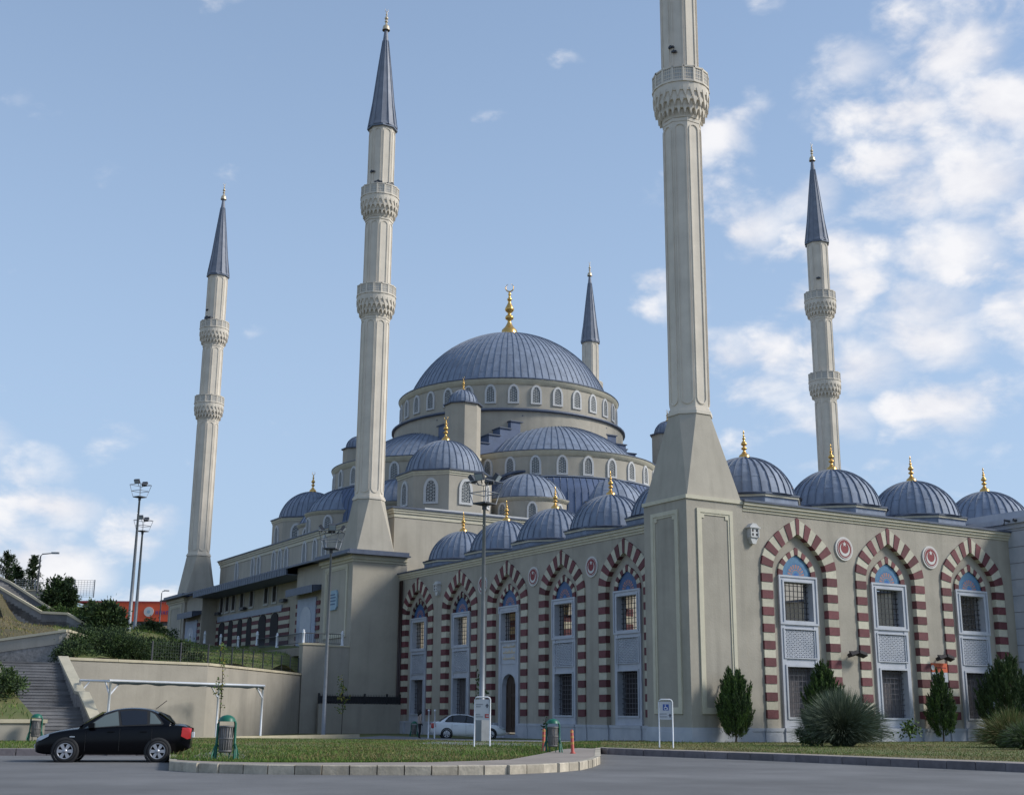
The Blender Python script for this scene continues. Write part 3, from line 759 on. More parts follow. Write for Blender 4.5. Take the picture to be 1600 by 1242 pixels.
m.box(-hs, hs, .17, .21, 4.44, 5.77, 0)
for ang in (pi/6, pi/2, 5*pi/6):
    for k in range(-14, 15):
        dx, dz = cos(ang), sin(ang); cx_, cz_ = -k*.16*dz, 5.1+k*.16*dx
        r = clip(I, (cx_-4*dx, cz_-4*dz), (cx_+4*dx, cz_+4*dz))
        if r:
            (x0, z0), (x1, z1) = r; px, pz = -dz*.022, dx*.022
            m.add([(x0-px, .125, z0-pz), (x1-px, .125, z1-pz), (x1+px, .125, z1+pz), (x0+px, .125, z0+pz), (x0-px, .17, z0-pz), (x1-px, .17, z1-pz), (x1+px, .17, z1+pz), (x0+px, .17, z0+pz)], [(0, 1, 2, 3), (0, 4, 5, 1), (3, 2, 6, 7)], 1)
CARVED = m.mesh('carved_panel', [M['marble'], M['marble']])
def grille(z0, z1, y, nv, nh, w=.965):
    m = MB(); t = .016
    for i in range(nv): s = -w+2*w*(i+.5)/nv; m.box(s-t, s+t, y-t, y+t, z0, z1)
    for i in range(nh): z = z0+(z1-z0)*(i+.5)/nh; m.box(-w, w, y-t-.006, y+t-.006, z-t, z+t)
    return m
GR_UP = grille(6.23, 8.13, .42, 7, 7).mesh('window_grille', [M['iron']])
GR_LO = grille(1.53, 3.96, .40, 7, 9).mesh('window_grille', [M['iron_grey']])
m = MB(); m.box(-.965, .965, .60, .64, 1.53, 3.96); BLIND = m.mesh('window_blind', [M['blind']]); BLIND_D = m.mesh('window_blind', [M['dark']])  # second panel has the shade of the room behind put into its colour
# blue tiled lunette with a painted sunburst
m = MB(); TI = [(a*1.0, b) for a, b in along(IN_I, 9)]
m.prism([(a, b) for a, b in TI]+[(-a, b) for a, b in reversed(TI[:-1])], .19, .235, 'y', 0)
def arc_band(m, r0, r1, a0, a1, zc, y, mi, n=8):
    vs = []
    for i in range(n+1):
        a = a0+(a1-a0)*i/n; vs += [(r0*cos(a), y, zc+r0*sin(a)), (r1*cos(a), y, zc+r1*sin(a))]
    m.add(vs, [(2*i, 2*i+2, 2*i+3, 2*i+1) for i in range(n)], mi)
for k in range(9): arc_band(m, .36, .56, pi*(k+.15)/9, pi*(k+.7)/9, 8.49, .186, 1, 2)
arc_band(m, .27, .31, 0, pi, 8.49, .186, 1, 14); arc_band(m, 0, .15, 0, pi, 8.49, .186, 2, 10); arc_band(m, .60, .62, 0.1, pi-.1, 8.49, .186, 2, 14)
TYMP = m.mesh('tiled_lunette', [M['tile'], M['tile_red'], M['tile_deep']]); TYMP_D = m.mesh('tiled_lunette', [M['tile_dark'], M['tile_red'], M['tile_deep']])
m = MB()
for s0, s1 in ((-.86, -.01), (.01, .86)):
    m.box(s0, s1, .45, .52, .45, 4.1)
    for z0, z1 in ((.7, 1.6), (1.75, 2.7), (2.85, 3.5)): frame_rect(m, s0+.12, s1-.12, z0, z1, .05, .42, .45)
DOORM = m.mesh('door', [M['wood']])
# gold inscription over the door: three lines of flowing strokes
m = MB(); random.seed(5)
for ln in range(3):
    x = -.75
    while x < .75:
        w = random.uniform(.06, .16); z = 5.78-ln*.36; h = random.uniform(.10, .24)
        pts = [(x+w*t, .118, z+(h-.12)*sin(3*t+ln)*.6+.06*sin(9*t)) for t in np.linspace(0, 1, 6)]
        m.tube(pts, .018, 4, 0, False)
        if random.random() < .5: m.tube([(x+w*.6, .118, z-.04), (x+w*.6, .118, z+h)], .015, 4, 0, False)
        x += w+.03
INSC = m.mesh('gold_inscription', [M['gold_pale']])

def emblem_mesh():
    m = MB(); n = 32
    def disc(r, y0, y1, mi, cx=0, cz=0): m.prism([(cx+r*cos(2*pi*i/n), cz+r*sin(2*pi*i/n)) for i in range(n)], y0, y1, 'y', mi)
    disc(.62, -.07, .05, 0); disc(.52, -.09, -.06, 1)
    for a, b in ((.50, .47),): arc_band(m, b, a, 0, 2*pi, 0, -.094, 0, 32)
    # crescent opening upwards with the star in its mouth
    vs = []; k = 24
    for i in range(k+1):
        a = pi/2+.55 + (2*pi-1.1)*i/k; vs.append((.36*cos(a), -.10, .36*sin(a)-.04))
    for i in range(k+1):
        a = pi/2+.72 + (2*pi-1.44)*i/k; vs.append((.285*cos(a), -.10, .285*sin(a)+.035))
    m.add(vs, [(i, i+1, k+2+i, k+1+i) for i in range(k)], 0)
    st = [((.15 if i % 2 == 0 else .06)*cos(pi/2+pi*i/5), -.10, .24+(.15 if i % 2 == 0 else .06)*sin(pi/2+pi*i/5)) for i in range(10)]
    m.add([(0, -.10, .24)]+st, [(0, 1+i, 1+(i+1) % 10) for i in range(10)], 0)
    return m.mesh('medallion', [M['emblem_white'], M['emblem_red']])
EMB = emblem_mesh()

def wing(name, label, mtx, s0, s1, bays, pitch, domes, door=None, end_bays=2, group=None):
    w = thing(name, label, 'courtyard wing', tuple(mtx @ Vector(((s0+s1)/2, 3.6, 0))), 0)
    TOP = 11.5
    # outer wall: flat strips between bays, strips above each arch, and the recessed bay backs
    m = MB(); edges = [s0]
    mid = [((a+c)/2, (b+d)/2) for (a, b), (c, d) in zip(AR_O, AR_I)]
    for c in bays: edges += [c-2.2, c+2.2]
    edges.append(s1)
    for a, b in zip(edges[::2], edges[1::2]): m.add([(a, 0, .2), (b, 0, .2), (b, 0, TOP), (a, 0, TOP)], [(0, 1, 2, 3)])
    for c in bays:
        cur = [(-a, b) for a, b in mid] + [(a, b) for a, b in reversed(mid[:-1])]
        for (a, za), (b, zb) in zip(cur[:-1], cur[1:]): m.add([(c+a, 0, za), (c+b, 0, zb), (c+b, 0, TOP), (c+a, 0, TOP)], [(0, 1, 2, 3)])
        for sg in (-1, 1):
            a, b = sorted((c+sg*1.83, c+sg*2.56)); m.box(a, b, -.085, .24, 1.0, 1.485)
        isdoor = door is not None and c == bays[door]
        lo = (0.2, 4.15) if isdoor else (1.53, 3.96)
        sc = [-2.3, -.965, .965, 2.3]; zc = [.2, lo[0]+(0.01 if isdoor else 0), lo[1], 6.23, 8.13, TOP]
        for i in range(3):
            for j in range(5):
                if i == 1 and j in (1, 3): continue
                m.add([(c+sc[i], .2, zc[j]), (c+sc[i+1], .2, zc[j]), (c+sc[i+1], .2, zc[j+1]), (c+sc[i], .2, zc[j+1])], [(0, 1, 2, 3)])
                m.add([(c+sc[i], .75, zc[j]), (c+sc[i+1], .75, zc[j]), (c+sc[i+1], .75, zc[j+1]), (c+sc[i], .75, zc[j+1])], [(3, 2, 1, 0)])
    iedges = [s0]
    for c in bays: iedges += [c-2.3, c+2.3]
    iedges.append(s1)
    for a, b in zip(iedges[::2], iedges[1::2]): m.add([(a, .75, .2), (b, .75, .2), (b, .75, TOP), (a, .75, TOP)], [(3, 2, 1, 0)])
    for s in (s0, s1): m.add([(s, 0, .2), (s, .75, .2), (s, .75, TOP), (s, 0, TOP)], [(0, 1, 2, 3)])
    M4 = mtx
    tm = MB().merge(m, M4); wallo = tm.part('wall', [M['stucco_low']], w)
    # plinth in marble
    m = MB(); e = [s0]
    for c in bays: e += [c-2.72, c-1.66, c-1.42, c+1.42, c+1.66, c+2.72]
    e.append(s1); dep = [-.07]+[-.15, -.05, -.12, -.05, -.15, -.07]*len(bays)
    for i, (a, b) in enumerate(zip(e[:-1], e[1:])):
        dd = dep[i]
        isd = door is not None and abs((a+b)/2-bays[door]) < .9
        if isd: m.box(a, b, dd-.9, .2, -.5, .30); m.box(a-.4, b+.4, dd-1.3, .1, -.5, .16)
        else: m.box(a, b, dd, .3, -.5, .86); m.box(a, b, dd-.03, .3, .862, 1.02)
    MB().merge(m, M4).part('plinth', [M['marble']], w)
    m = MB()
    for y, z0, z1 in ((-.05, TOP-.02, TOP+.12), (-.13, TOP+.118, TOP+.27), (-.22, TOP+.268, TOP+.42)): m.box(s0, s1, y, .8, z0, z1, 0)
    MB().merge(m, M4).part('cornice', [M['cornice']], w)
    m = MB(); m.box(s0-.05, s1+.05, -.30, 1.2, TOP+.418, TOP+.52, 0)
    m.add([(s0, 1.2, TOP+.515), (s1, 1.2, TOP+.515), (s1, 7.2, TOP+.5), (s0, 7.2, TOP+.5)], [(0, 1, 2, 3)], 0)
    MB().merge(m, M4).part('roof', [M['lead_dark']], w)
    # gallery behind: ceiling, floor and striped piers towards the court
    m = MB(); m.box(s0, s1, .76, 7.3, 10.9, 11.0); m.box(s0, s1, .76, 7.3, .2, .35)
    MB().merge(m, M4).part('gallery_shell', [M['stucco']], w)
    m = MB()
    for p in [bays[0]-pitch/2]+[c+pitch/2 for c in bays]:
        if p-.7 < s0 or p+.7 > s1: continue
        for k in range(21): m.box(p-.62, p+.62, 6.2-.004*(k % 2), 7.3, .35+.5*k, .35+.5*(k+1)-.001, k % 2)
    for c in bays:
        n = 9; O = [(2.5*cos(t), 8.3+2.3*sin(t)) for t in np.linspace(0, pi, n*2)]
        for k, ((a, za), (b, zb)) in enumerate(zip(O[:-1], O[1:])): m.prism([(c+a, za), (c+b, zb), (c+b, 10.9), (c+a, 10.9)], 6.4, 7.1, 'y', 2)
    MB().merge(m, M4).part('gallery_pier', [M['white'], M['red'], M['stucco']], w)
    for bi, c in enumerate(bays):
        isdoor = door is not None and bi == door
        B = M4 @ Matrix.Translation((c, 0, 0))
        bay = inst('window_bay', SUR[isdoor], w, B)
        for me, cc, red, inner, mm in STONES:
            if bi >= len(bays)-end_bays*0 and inner and bi in far_bays.get(name, ()): continue
            inst('voussoir', me, bay, B @ Matrix.Translation((cc[0], 0, cc[1])))
        if bi in far_bays.get(name, ()):
            jm = MB()
            for me, cc, red, inner, mm in STONES:
                if inner:
                    k0 = len(jm.f); jm.merge(mm, Matrix.Translation((cc[0], 0, cc[1])))
                    for q in range(k0, len(jm.f)): jm.m[q] = 0 if red else 1
            o = inst('inner_arch_stones', jm.mesh('inner_arch_stones', [M['red'], M['white']]), bay, B); o['kind'] = 'stuff'
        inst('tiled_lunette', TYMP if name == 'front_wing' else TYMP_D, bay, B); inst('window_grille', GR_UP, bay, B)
        if isdoor: inst('door', DOORM, bay, B); inst('gold_inscription', INSC, bay, B)
        else:
            inst('carved_panel', CARVED, bay, B); inst('window_grille', GR_LO, bay, B)
            inst('window_blind', BLIND if (name == 'front_wing' or bi in (0, 1)) else BLIND_D, bay, B)
    for c in domes:
        x, y = (M4 @ Vector((c, 3.72, 0)))[:2]
        m = MB(); sq = [(2.95*a, 2.95*b) for a, b in OCT]
        m.prism([(x+a, y+b) for a, b in sq], 11.95, 12.62, 'z', 0)
        m.prism([(x+a*1.03, y+b*1.03) for a, b in sq], 12.60, 12.72, 'z', 1); m.prism([(x+a*1.05, y+b*1.05) for a, b in sq], 12.715, 12.80, 'z', 2)
        m.lathe([(2.98, 12.80), (2.5, 12.95)], 32, (x, y), 2)
        m.part('dome_base', [M['lead'], M['cornice'], M['lead_dark']], w)
        dome(w, x, y, 12.9, 2.6, 2.25, 32, 2, name='dome', finial=1.42, crescent=False, fk=1.15, rot=0)
    return w
far_bays = {'side_wing': (0, 1)}
MF = Matrix.Translation((0, 0.08, 0)); MLf = Matrix.Translation((4.22, 0, 0)) @ Matrix.Rotation(-pi/2, 4, 'Z')
fb = [7.16+6.5*k for k in range(3)]; lb = [-(10.95+6.58*k) for k in range(4, -1, -1)]
wing_f = wing('front_wing', 'sunlit courtyard wing with three striped arch bays right of the near minaret', MF, 3.57, 23.6, fb, 6.5, [7.16+6.5*k for k in range(4)])
wing_l = wing('side_wing', 'shaded courtyard wing with five striped arch bays and a brown arched door', MLf, -40.42, -0.85, lb, 6.58, lb, door=2)
for s in (10.41, 16.91):
    inst('medallion', EMB, wing_f, MF @ Matrix.Translation((s, 0, 10.07)))
for y in (14.24, 20.82, 27.4):
    inst('medallion', EMB, wing_l, MLf @ Matrix.Translation((-y, 0, 10.07)))
m = MB(); m.tube([(4.05, 40.05, 11.4), (4.05, 40.05, 2.4)], .10, 8); m.tube([(4.05, 39.75, 11.4), (4.05, 39.75, 2.4)], .07, 8); m.part('downpipe', [M['copper']], wing_l)
# carved birdhouses
def birdhouse(mtx, label):
    m = MB(); m.box(-.26, .26, -.30, .0, 10.16, 10.62); m.box(-.34, .34, -.36, .0, 10.62, 10.68); m.prism([(-.30, 10.68), (.30, 10.68), (.12, 10.86), (-.12, 10.86)], -.30, 0, 'y')
    m.prism([(-.26, 10.16), (.26, 10.16), (.10, 9.84), (-.10, 9.84)][::-1], -.24, 0, 'y')
    for s in (-.13, .13):
        for z in (10.24, 10.44): m.box(s-.05, s+.05, -.308, -.29, z, z+.12, 1)
    for s in (-.24, .24): m.box(s-.03, s+.03, -.33, -.27, 10.16, 10.62)
    return solo('birdhouse', MB().merge(m, mtx), [M['frame'], M['dark']], label, 'birdhouse', 'carved birdhouses on the wing walls')
birdhouse(MF @ Matrix.Translation((4.1, 0, 0)), 'small carved birdhouse high on the sunlit wall beside the near minaret')
birdhouse(MLf @ Matrix.Translation((-33.9, 0, 0)), 'small carved birdhouse high on the shaded side wall between the two farthest arches')

# ------------------------------------------------------------------ entrance block at the right edge
pt = thing('entrance_portal', 'tall grey marble entrance block at the right end of the sunlit wing', 'portal', (27.95, 1.5, 0))
m = MB(); m.box(23.6, 32.3, -2.3, 6.5, -.4, 12.15)
for z in np.arange(0.95, 12.0, 0.92): m.box(23.585, 32.3, -2.315, 6.4, z, z+.03, 1)
m.part('body', [M['marble'], M['blind']], pt)
m = MB(); m.box(23.5, 32.4, -2.4, 6.6, 12.152, 12.42); m.box(23.3, 32.6, -2.6, 6.8, 12.418, 12.7); m.part('cornice', [M['marble']], pt)
m = MB(); m.box(23.95, 31.95, -1.9, 6.2, 12.702, 13.2); m.part('parapet', [M['marble']], pt)
m = MB(); m.tube([(23.4, -.35, 12.55), (22.9, -.35, 12.58), (22.82, -.35, 12.3)], .07, 8); m.tube([(23.4, -.8, 12.55), (23.1, -.8, 12.55)], .09, 8); m.part('spout', [M['steel_dark']], pt)

# the rest of the courtyard, beyond the picture and seen only through the upper windows
fw = thing('far_wing', 'plain far side of the courtyard glimpsed only through the upper window grilles', 'courtyard wing', (48, 21, 0))
m = MB(); m.box(44.3, 51.7, .4, 42.8, -.2, 11.8); m.box(32.35, 44.3, .4, 7.4, -.2, 11.8); m.part('wall', [M['stucco']], fw)
m = MB(); m.box(44.1, 51.9, .2, 42.9, 11.802, 12.0); m.box(32.36, 44.1, .2, 7.6, 11.802, 12.0); m.part('roof', [M['lead_dark']], fw)
m = MB()
for c in (10.95, 17.5, 24.1, 30.7, 37.3): m.box(44.18, 44.32, c-2.0, c+2.0, .6, 8.6)  # flat panels, the shade of the arches put into their dark colour
m.part('arch_opening', [M['dark']], fw)

# ------------------------------------------------------------------ minarets
def capsule_ring(w, z0, z1, t, n=7):
    o = []
    for ww, d in ((w, 0), (w-t, t)):
        pts = [(ww*cos(a), z1-w+ww*sin(a)) for a in np.linspace(0, pi, n)] + [(ww*cos(a), z0+w+ww*sin(a)) for a in np.linspace(pi, 2*pi, n)]
        o.append(pts)
    return o
def shaft_meshes(R, z0, z1, name='shaft'):
    """octagonal shaft length with a round-ended moulding on every face; local z"""
    m = MB(); P = [(R*a, R*b) for a, b in OCT]; m.prism(P, z0, z1, 'z')
    ap = R*cos(pi/8); hw = R*sin(pi/8)
    mo = MB()
    for ins in (0.10, ):
        O, I = capsule_ring(hw*.80, z0+.25, z1-.25, hw*.15)
        n = len(O); e = 0.05
        vs = [(ap+e, a, b) for a, b in O]+[(ap+e, a, b) for a, b in I]+[(ap-.02, a, b) for a, b in O]+[(ap-.02, a, b) for a, b in I]
        fs = []
        for i in range(n):
            j = (i+1) % n; fs += [(i, j, n+j, n+i), (2*n+i, 2*n+j, j, i), (n+i, n+j, 3*n+j, 3*n+i)]
        mo.add(vs, fs)
    return m.mesh(name, [M['minaret']]), mo.mesh('panel_moulding', [M['minaret']])
def balcony_meshes(R, Rb, h):
    """stalactite corbel and pierced parapet, local z from 0"""
    m = MB(); n = 16; hc = h*.68
    m.prism([(R*1.03*a, R*1.03*b) for a, b in OCT], -.12, 0.06, 'z')
    tiers = [(R*.99, 0.05, .30), (R+(Rb-R)*.45, .28, .52), (R+(Rb-R)*.80, .50, .76), (Rb*.99, .74, 1.0)]
    for k, (r, a, b) in enumerate(tiers):
        r2 = tiers[min(k+1, 3)][0]
        m.lathe([(r*.93, a*hc-.03), (r, a*hc), (r+(r2-r)*.35, b*hc), (r*.9, b*hc)], 32, (0, 0), 0, False)
    for k, (r, zt) in enumerate(((R+(Rb-R)*.50, .30), (R+(Rb-R)*.88, .53), (Rb*1.005, .77))):
        nn = 24; hh = hc*.20
        for i in range(nn):
            a = 2*pi*(i+.5*(k % 2))/nn; w = r*pi/nn*.62; c_, s_ = cos(a), sin(a)
            def q(u, d, z): return (c_*(r-d)-s_*u, s_*(r-d)+c_*u, z)
            z = zt*hc
            m.add([q(-w, 0, z+.12), q(w, 0, z+.12), q(w, 0, z-.01), q(0, .02, z-hh), q(-w, 0, z-.01), q(-w, .22, z+.12), q(w, .22, z+.12), q(w, .22, z), q(0, .14, z-hh), q(-w, .22, z)],
                  [(0, 4, 3, 2, 1), (1, 2, 7, 6), (2, 3, 8, 7), (3, 4, 9, 8), (4, 0, 5, 9)])
    m.lathe([(Rb*.9, hc-.02), (Rb+.05, hc-.02), (Rb+.05, hc+.07), (R*.8, hc+.07)], 16, (0, 0), 0, False, rot=pi/16)
    p = MB(); ap = Rb*cos(pi/16); hw = Rb*sin(pi/16); z0, z1 = hc+.06, h
    for i in range(16):
        a = 2*pi*i/16; Rm = Matrix.Rotation(a, 4, 'Z')
        q = MB(); q.box(ap-.10, ap+.02, -hw-.02, -hw+.09, z0, z1+.03); q.box(ap-.08, ap, -hw, hw, z0, z0+.08); q.box(ap-.09, ap+.02, -hw, hw, z1-.10, z1)
        q.box(ap-.05, ap-.03, -hw, hw, z0+.07, z1-.09, 1)
        for u in np.linspace(-hw+.16, hw-.08, 4): q.box(ap-.065, ap-.012, u-.018, u+.018, z0+.07, z1-.09)
        for zz in np.linspace(z0+.2, z1-.22, 3): q.box(ap-.065, ap-.01, -hw+.08, hw-.02, zz-.02, zz+.02)
        p.merge(q, Rm)
    return m.mesh('balcony', [M['minaret']]), p.mesh('parapet', [M['minaret'], M['grille']])
def spire_mesh(R, h):
    m = MB(); m.prism([(R*1.13*a, R*1.13*b) for a, b in OCT], -.14, 0.02, 'z', 1)
    n = 12
    m.lathe([(R*1.12, .02), (R*1.02, .35), (R*.80, h*.25), (R*.52, h*.55), (R*.22, h*.85), (.10, h)], n, (0, 0), 0, False)
    for i in range(n):
        a = 2*pi*i/n; m.tube([((r+.01)*cos(a), (r+.01)*sin(a), z) for r, z in ((R*1.10, .05), (R*.80, h*.25), (R*.52, h*.55), (R*.22, h*.85))], .035, 4, 1, False)
    return m.mesh('spire', [M['spire'], M['lead_seam']])
def pyramid_mb(hb, R, z0, z1):
    """square base turning into the octagonal shaft"""
    m = MB(); k = hb*.36
    B = [(hb, -k), (hb, k), (k, hb), (-k, hb), (-hb, k), (-hb, -k), (-k, -hb), (k, -hb)]
    C4 = [(hb, hb), (-hb, hb), (-hb, -hb), (hb, -hb)]
    ap = R*1.08
    Tt = [(ap*cos(radians(-22.5+45*i)), ap*sin(radians(-22.5+45*i))) for i in range(8)]
    vs = [(a, b, z0) for a, b in C4]+[(a, b, z1) for a, b in Tt]
    fs = []
    # faces +x, +y, -x, -y then the four corner triangles
    sq = {'+x': (3, 0), '+y': (0, 1), '-x': (1, 2), '-y': (2, 3)}
    fs += [(3, 0, 5, 4), (0, 1, 7, 6), (1, 2, 9, 8), (2, 3, 11, 10), (0, 6, 5), (1, 8, 7), (2, 10, 9), (3, 4, 11)]
    m.add(vs, fs)
    m.prism([(R*1.14*a, R*1.14*b) for a, b in OCT], z1-.02, z1+.16, 'z', 1); m.prism([(R*1.07*a, R*1.07*b) for a, b in OCT], z1+.155, z1+.30, 'z', 1)
    return m
BIG = dict(hb=1.62, zb=13.6, zp=17.95, R=1.16, segs=((18.2, 33.07), (35.3, 41.75), (44.0, 50.2)), balc=((33.05, 35.84), (41.75, 44.63)), Rb=1.62, zc=50.25, hc=9.95, fin=1.75)
NEAR = dict(hb=1.70, zb=11.95, zp=16.35, R=1.045, segs=((16.6, 32.6), (34.9, 44.5)), balc=((32.6, 35.5),), Rb=1.53, zc=44.6, hc=8.8, fin=1.6)
_mm = {}
def minaret(P, x, y, label, speakers=(), block=None):
    t = thing('minaret', label, 'minaret', (x, y, 0), 0, 'minarets round the mosque')
    key = id(P)
    if key not in _mm:
        _mm[key] = dict(pyr=pyramid_mb(P['hb'], P['R'], P['zb'], P['zp']).mesh('tapered_base', [M['stucco'], M['minaret']]), sh=[shaft_meshes(P['R']-.02*i, a, b) for i, (a, b) in enumerate(P['segs'])],
                        ba=[balcony_meshes(P['R'], P['Rb'], b-a) for a, b in P['balc']], sp=spire_mesh(P['R'], P['hc']), fi=finial_mb(P['fin'], True, .9).mesh('finial', [M['gold_pale']]))
    q = _mm[key]; B = Matrix.Translation((x, y, 0))
    if block: block(t)
    inst('tapered_base', q['pyr'], t, B)
    for sh, mo in q['sh']:
        s = inst('shaft', sh, t, B)
        for k in range(8): inst('panel_moulding', mo, s, B @ Matrix.Rotation(k*pi/4, 4, 'Z'))
    for (ba, pa), (a, b) in zip(q['ba'], P['balc']):
        o = inst('balcony', ba, t, B @ Matrix.Translation((0, 0, a))); inst('parapet', pa, o, B @ Matrix.Translation((0, 0, a)))
    inst('spire', q['sp'], t, B @ Matrix.Translation((0, 0, P['zc']))); inst('finial', q['fi'], t, B @ Matrix.Translation((0, 0, P['zc']+P['hc']-.05)))
    for (a, r, z, s) in speakers:
        m = MB(); m.box(-.18*s, .25*s, -.42*s, .42*s, -.14*s, .16*s, 0); m.tube([(.25*s, 0, 0), (.42*s, 0, 0)], [.10*s, .22*s], 8)
        MB().merge(m, Matrix.Translation((x, y, 0)) @ Matrix.Rotation(a, 4, 'Z') @ Matrix.Translation((r, 0, z))).part('loudspeaker', [M['steel_dark']], t)
    return t
def panel_frame(m, c, hw, z0, z1, face, mi=1, w=.20, e=.07):
    """double raised frame with notched corners on a wall face; face = ('y', y) looks to -y, ('x', x) looks to -x"""
    for k, (o, ww, ee) in enumerate(((0, w, e), (w-.02, w*.6, e*.55))):
        a0, a1, b0, b1 = c-hw+o, c+hw-o, z0+o, z1-o
        for r in ((a0, a0+ww, b0, b1), (a1-ww, a1, b0, b1), (a0+ww, a1-ww, b0, b0+ww), (a0+ww, a1-ww, b1-ww, b1)):
            if face[0] == 'y': m.box(r[0], r[1], face[1]-ee, face[1]+.02, r[2], r[3], mi)
            else: m.box(face[1]-ee, face[1]+.02, r[0], r[1], r[2], r[3], mi)
        if k:
            for aa, d in ((a0+ww, 1), (a1-ww, -1)):
                s_ = sorted((aa, aa+d*.16))
                if face[0] == 'y': m.box(s_[0], s_[1], face[1]-ee, face[1]+.02, b1-ww-.16, b1-ww, mi)
                else: m.box(face[1]-ee, face[1]+.02, s_[0], s_[1], b1-ww-.16, b1-ww, mi)
def blockA(t):
    m = MB(); m.box(0, 3.52, 0, 3.42, .9, 11.78, 0); m.box(-.07, 3.53, -.07, 3.49, 11.778, 11.96, 1)
    m.part('base_block', [M['stucco_low'], M['cornice']], t)
    m = MB(); panel_frame(m, 1.72, 1.12, 1.65, 11.36, ('y', 0), 0); panel_frame(m, 1.72, 1.08, 1.65, 11.32, ('x', 0), 0); m.part('raised_panel', [M['cornice']], t)
    m = MB(); m.box(-.09, 3.6, -.09, 3.5, -.5, .84); m.box(-.05, 3.58, -.05, 3.46, .842, 1.04); m.part('plinth', [M['marble']], t)
minaret(NEAR, 1.8, 1.75, 'nearest and thickest looking minaret, its spire cut off by the top of the picture', [(pi+.45, 1.02, 36.9, .36), (pi+.6, 1.02, 36.6, .34)], blockA)
def blockB(y0, y1):
    def f(t):
        m = MB(); m.box(.2, 4.74, y0, y1, -.5, 13.0, 0); m.box(.13, 4.7, y0-.08, y1+.08, 12.72, 12.9, 1); m.box(-.02, 4.7, y0-.22, y1+.22, 12.898, 13.22, 1)
        m.box(-.62, 4.7, y0-.75, y1+.75, 13.218, 13.32, 2); m.box(-.3, 4.7, y0-.45, y1+.45, 13.318, 13.6, 2)
        m.part('base_block', [M['stucco'], M['cornice'], M['lead_dark']], t)
        m = MB(); panel_frame(m, (y0+y1)/2, 2.2, 7.1, 12.6, ('x', .2), 0, .22, .08); m.part('raised_panel', [M['cornice']], t)
    return f
spk = [(-pi/2-.55, 1.25, 44.72, .8), (-pi/2+.25, 1.25, 44.70, .8), (-pi/2-1.1, 1.06, 45.9, .5)]
minaret(BIG, 2.6, 43.3, 'minaret with two balconies just left of the great dome, tallest in the picture', spk, blockB(40.42, 46.5))
minaret(BIG, 2.2, 87.2, 'leftmost minaret with two balconies at the far left end of the prayer hall', [(-pi/2-.9, 1.25, 44.78, 1.0), (-pi/2-1.3, 1.06, 45.9, .5)], blockB(84.2, 90.3))
minaret(BIG, 53.3, 43.3, 'minaret rising alone in front of the white clouds at the right', [(pi+.75, 1.06, 46.0, .5)])
minaret(BIG, 53.4, 86.2, 'minaret half hidden behind the right shoulder of the great dome')

# ------------------------------------------------------------------ side gallery between the two left-hand minarets
ga = thing('side_gallery', 'low side gallery with striped arcade under a long lead canopy between the left minarets', 'gallery', (2.5, 65.4, 6.4))
GF, GX = 6.3, 2.0
m = MB(); m.box(GX, 4.74, 52.4, 78.8, GF, 13.45)
for a, b in ((46.52, 52.5), (78.7, 84.18)): m.box(.42, 4.74, a, b, GF-.4, 13.3)
m.part('wall', [M['stucco']], ga)
m = MB()                                             # canopy: sloping lead roof with a deep hanging fascia
for y0, y1 in ((47.3, 83.4),):
    m.add([(-.58, y0, 13.32), (-.58, y1, 13.32), (4.74, y1, 14.1), (4.74, y0, 14.1)], [(0, 3, 2, 1)], 0)
    for y in np.arange(y0+.6, y1, .62): m.tube([(-.6, y, 13.35), (4.7, y, 14.13)], .035, 4, 0, False)
m.box(-.60, -.45, 52.5, 78.8, 12.72, 13.34, 0); m.box(-.62, -.42, 47.3, 83.4, 13.22, 13.33, 0)
for y in np.arange(52.9, 78.6, .62): m.box(-.63, -.59, y-.03, y+.03, 12.72, 13.33, 1)
m.box(-.45, 2.0, 52.5, 78.8, 12.74, 12.80, 1)
m.part('canopy', [M['lead_dark'], M['lead_seam']], ga)
for y0, y1 in ((46.6, 52.5), (78.8, 84.1)):
    m = MB(); m.prism([(-.55, 10.85), (.45, 11.15), (.45, 11.5), (-.55, 11.42)], y0, y1, 'y')
    mm = MB(); mm.v = [(a, b, c) for a, b, c in m.v]; mm.f = m.f; mm.m = m.m; mm.sm = m.sm
    mm.box(-.56, -.50, y0, y1, 10.83, 11.42, 0); mm.part('porch_canopy', [M['lead_dark']], ga)
# upper windows
for y in (62.0, 64.2, 68.2, 71.0, 73.5, 77.2, 75.4):
    m2 = MB(); m2.box(GX-.03, GX+.04, y-.5, y+.5, 11.32, 12.7, 1)
    for r in ((y-.62, y-.5), (y+.5, y+.62)): m2.box(GX-.10, GX+.04, r[0], r[1], 11.2, 12.72, 0)
    m2.box(GX-.12, GX+.04, y-.62, y+.62, 11.08, 11.22, 0)
    m2.part('window', [M['frame'], M['dark']], ga)
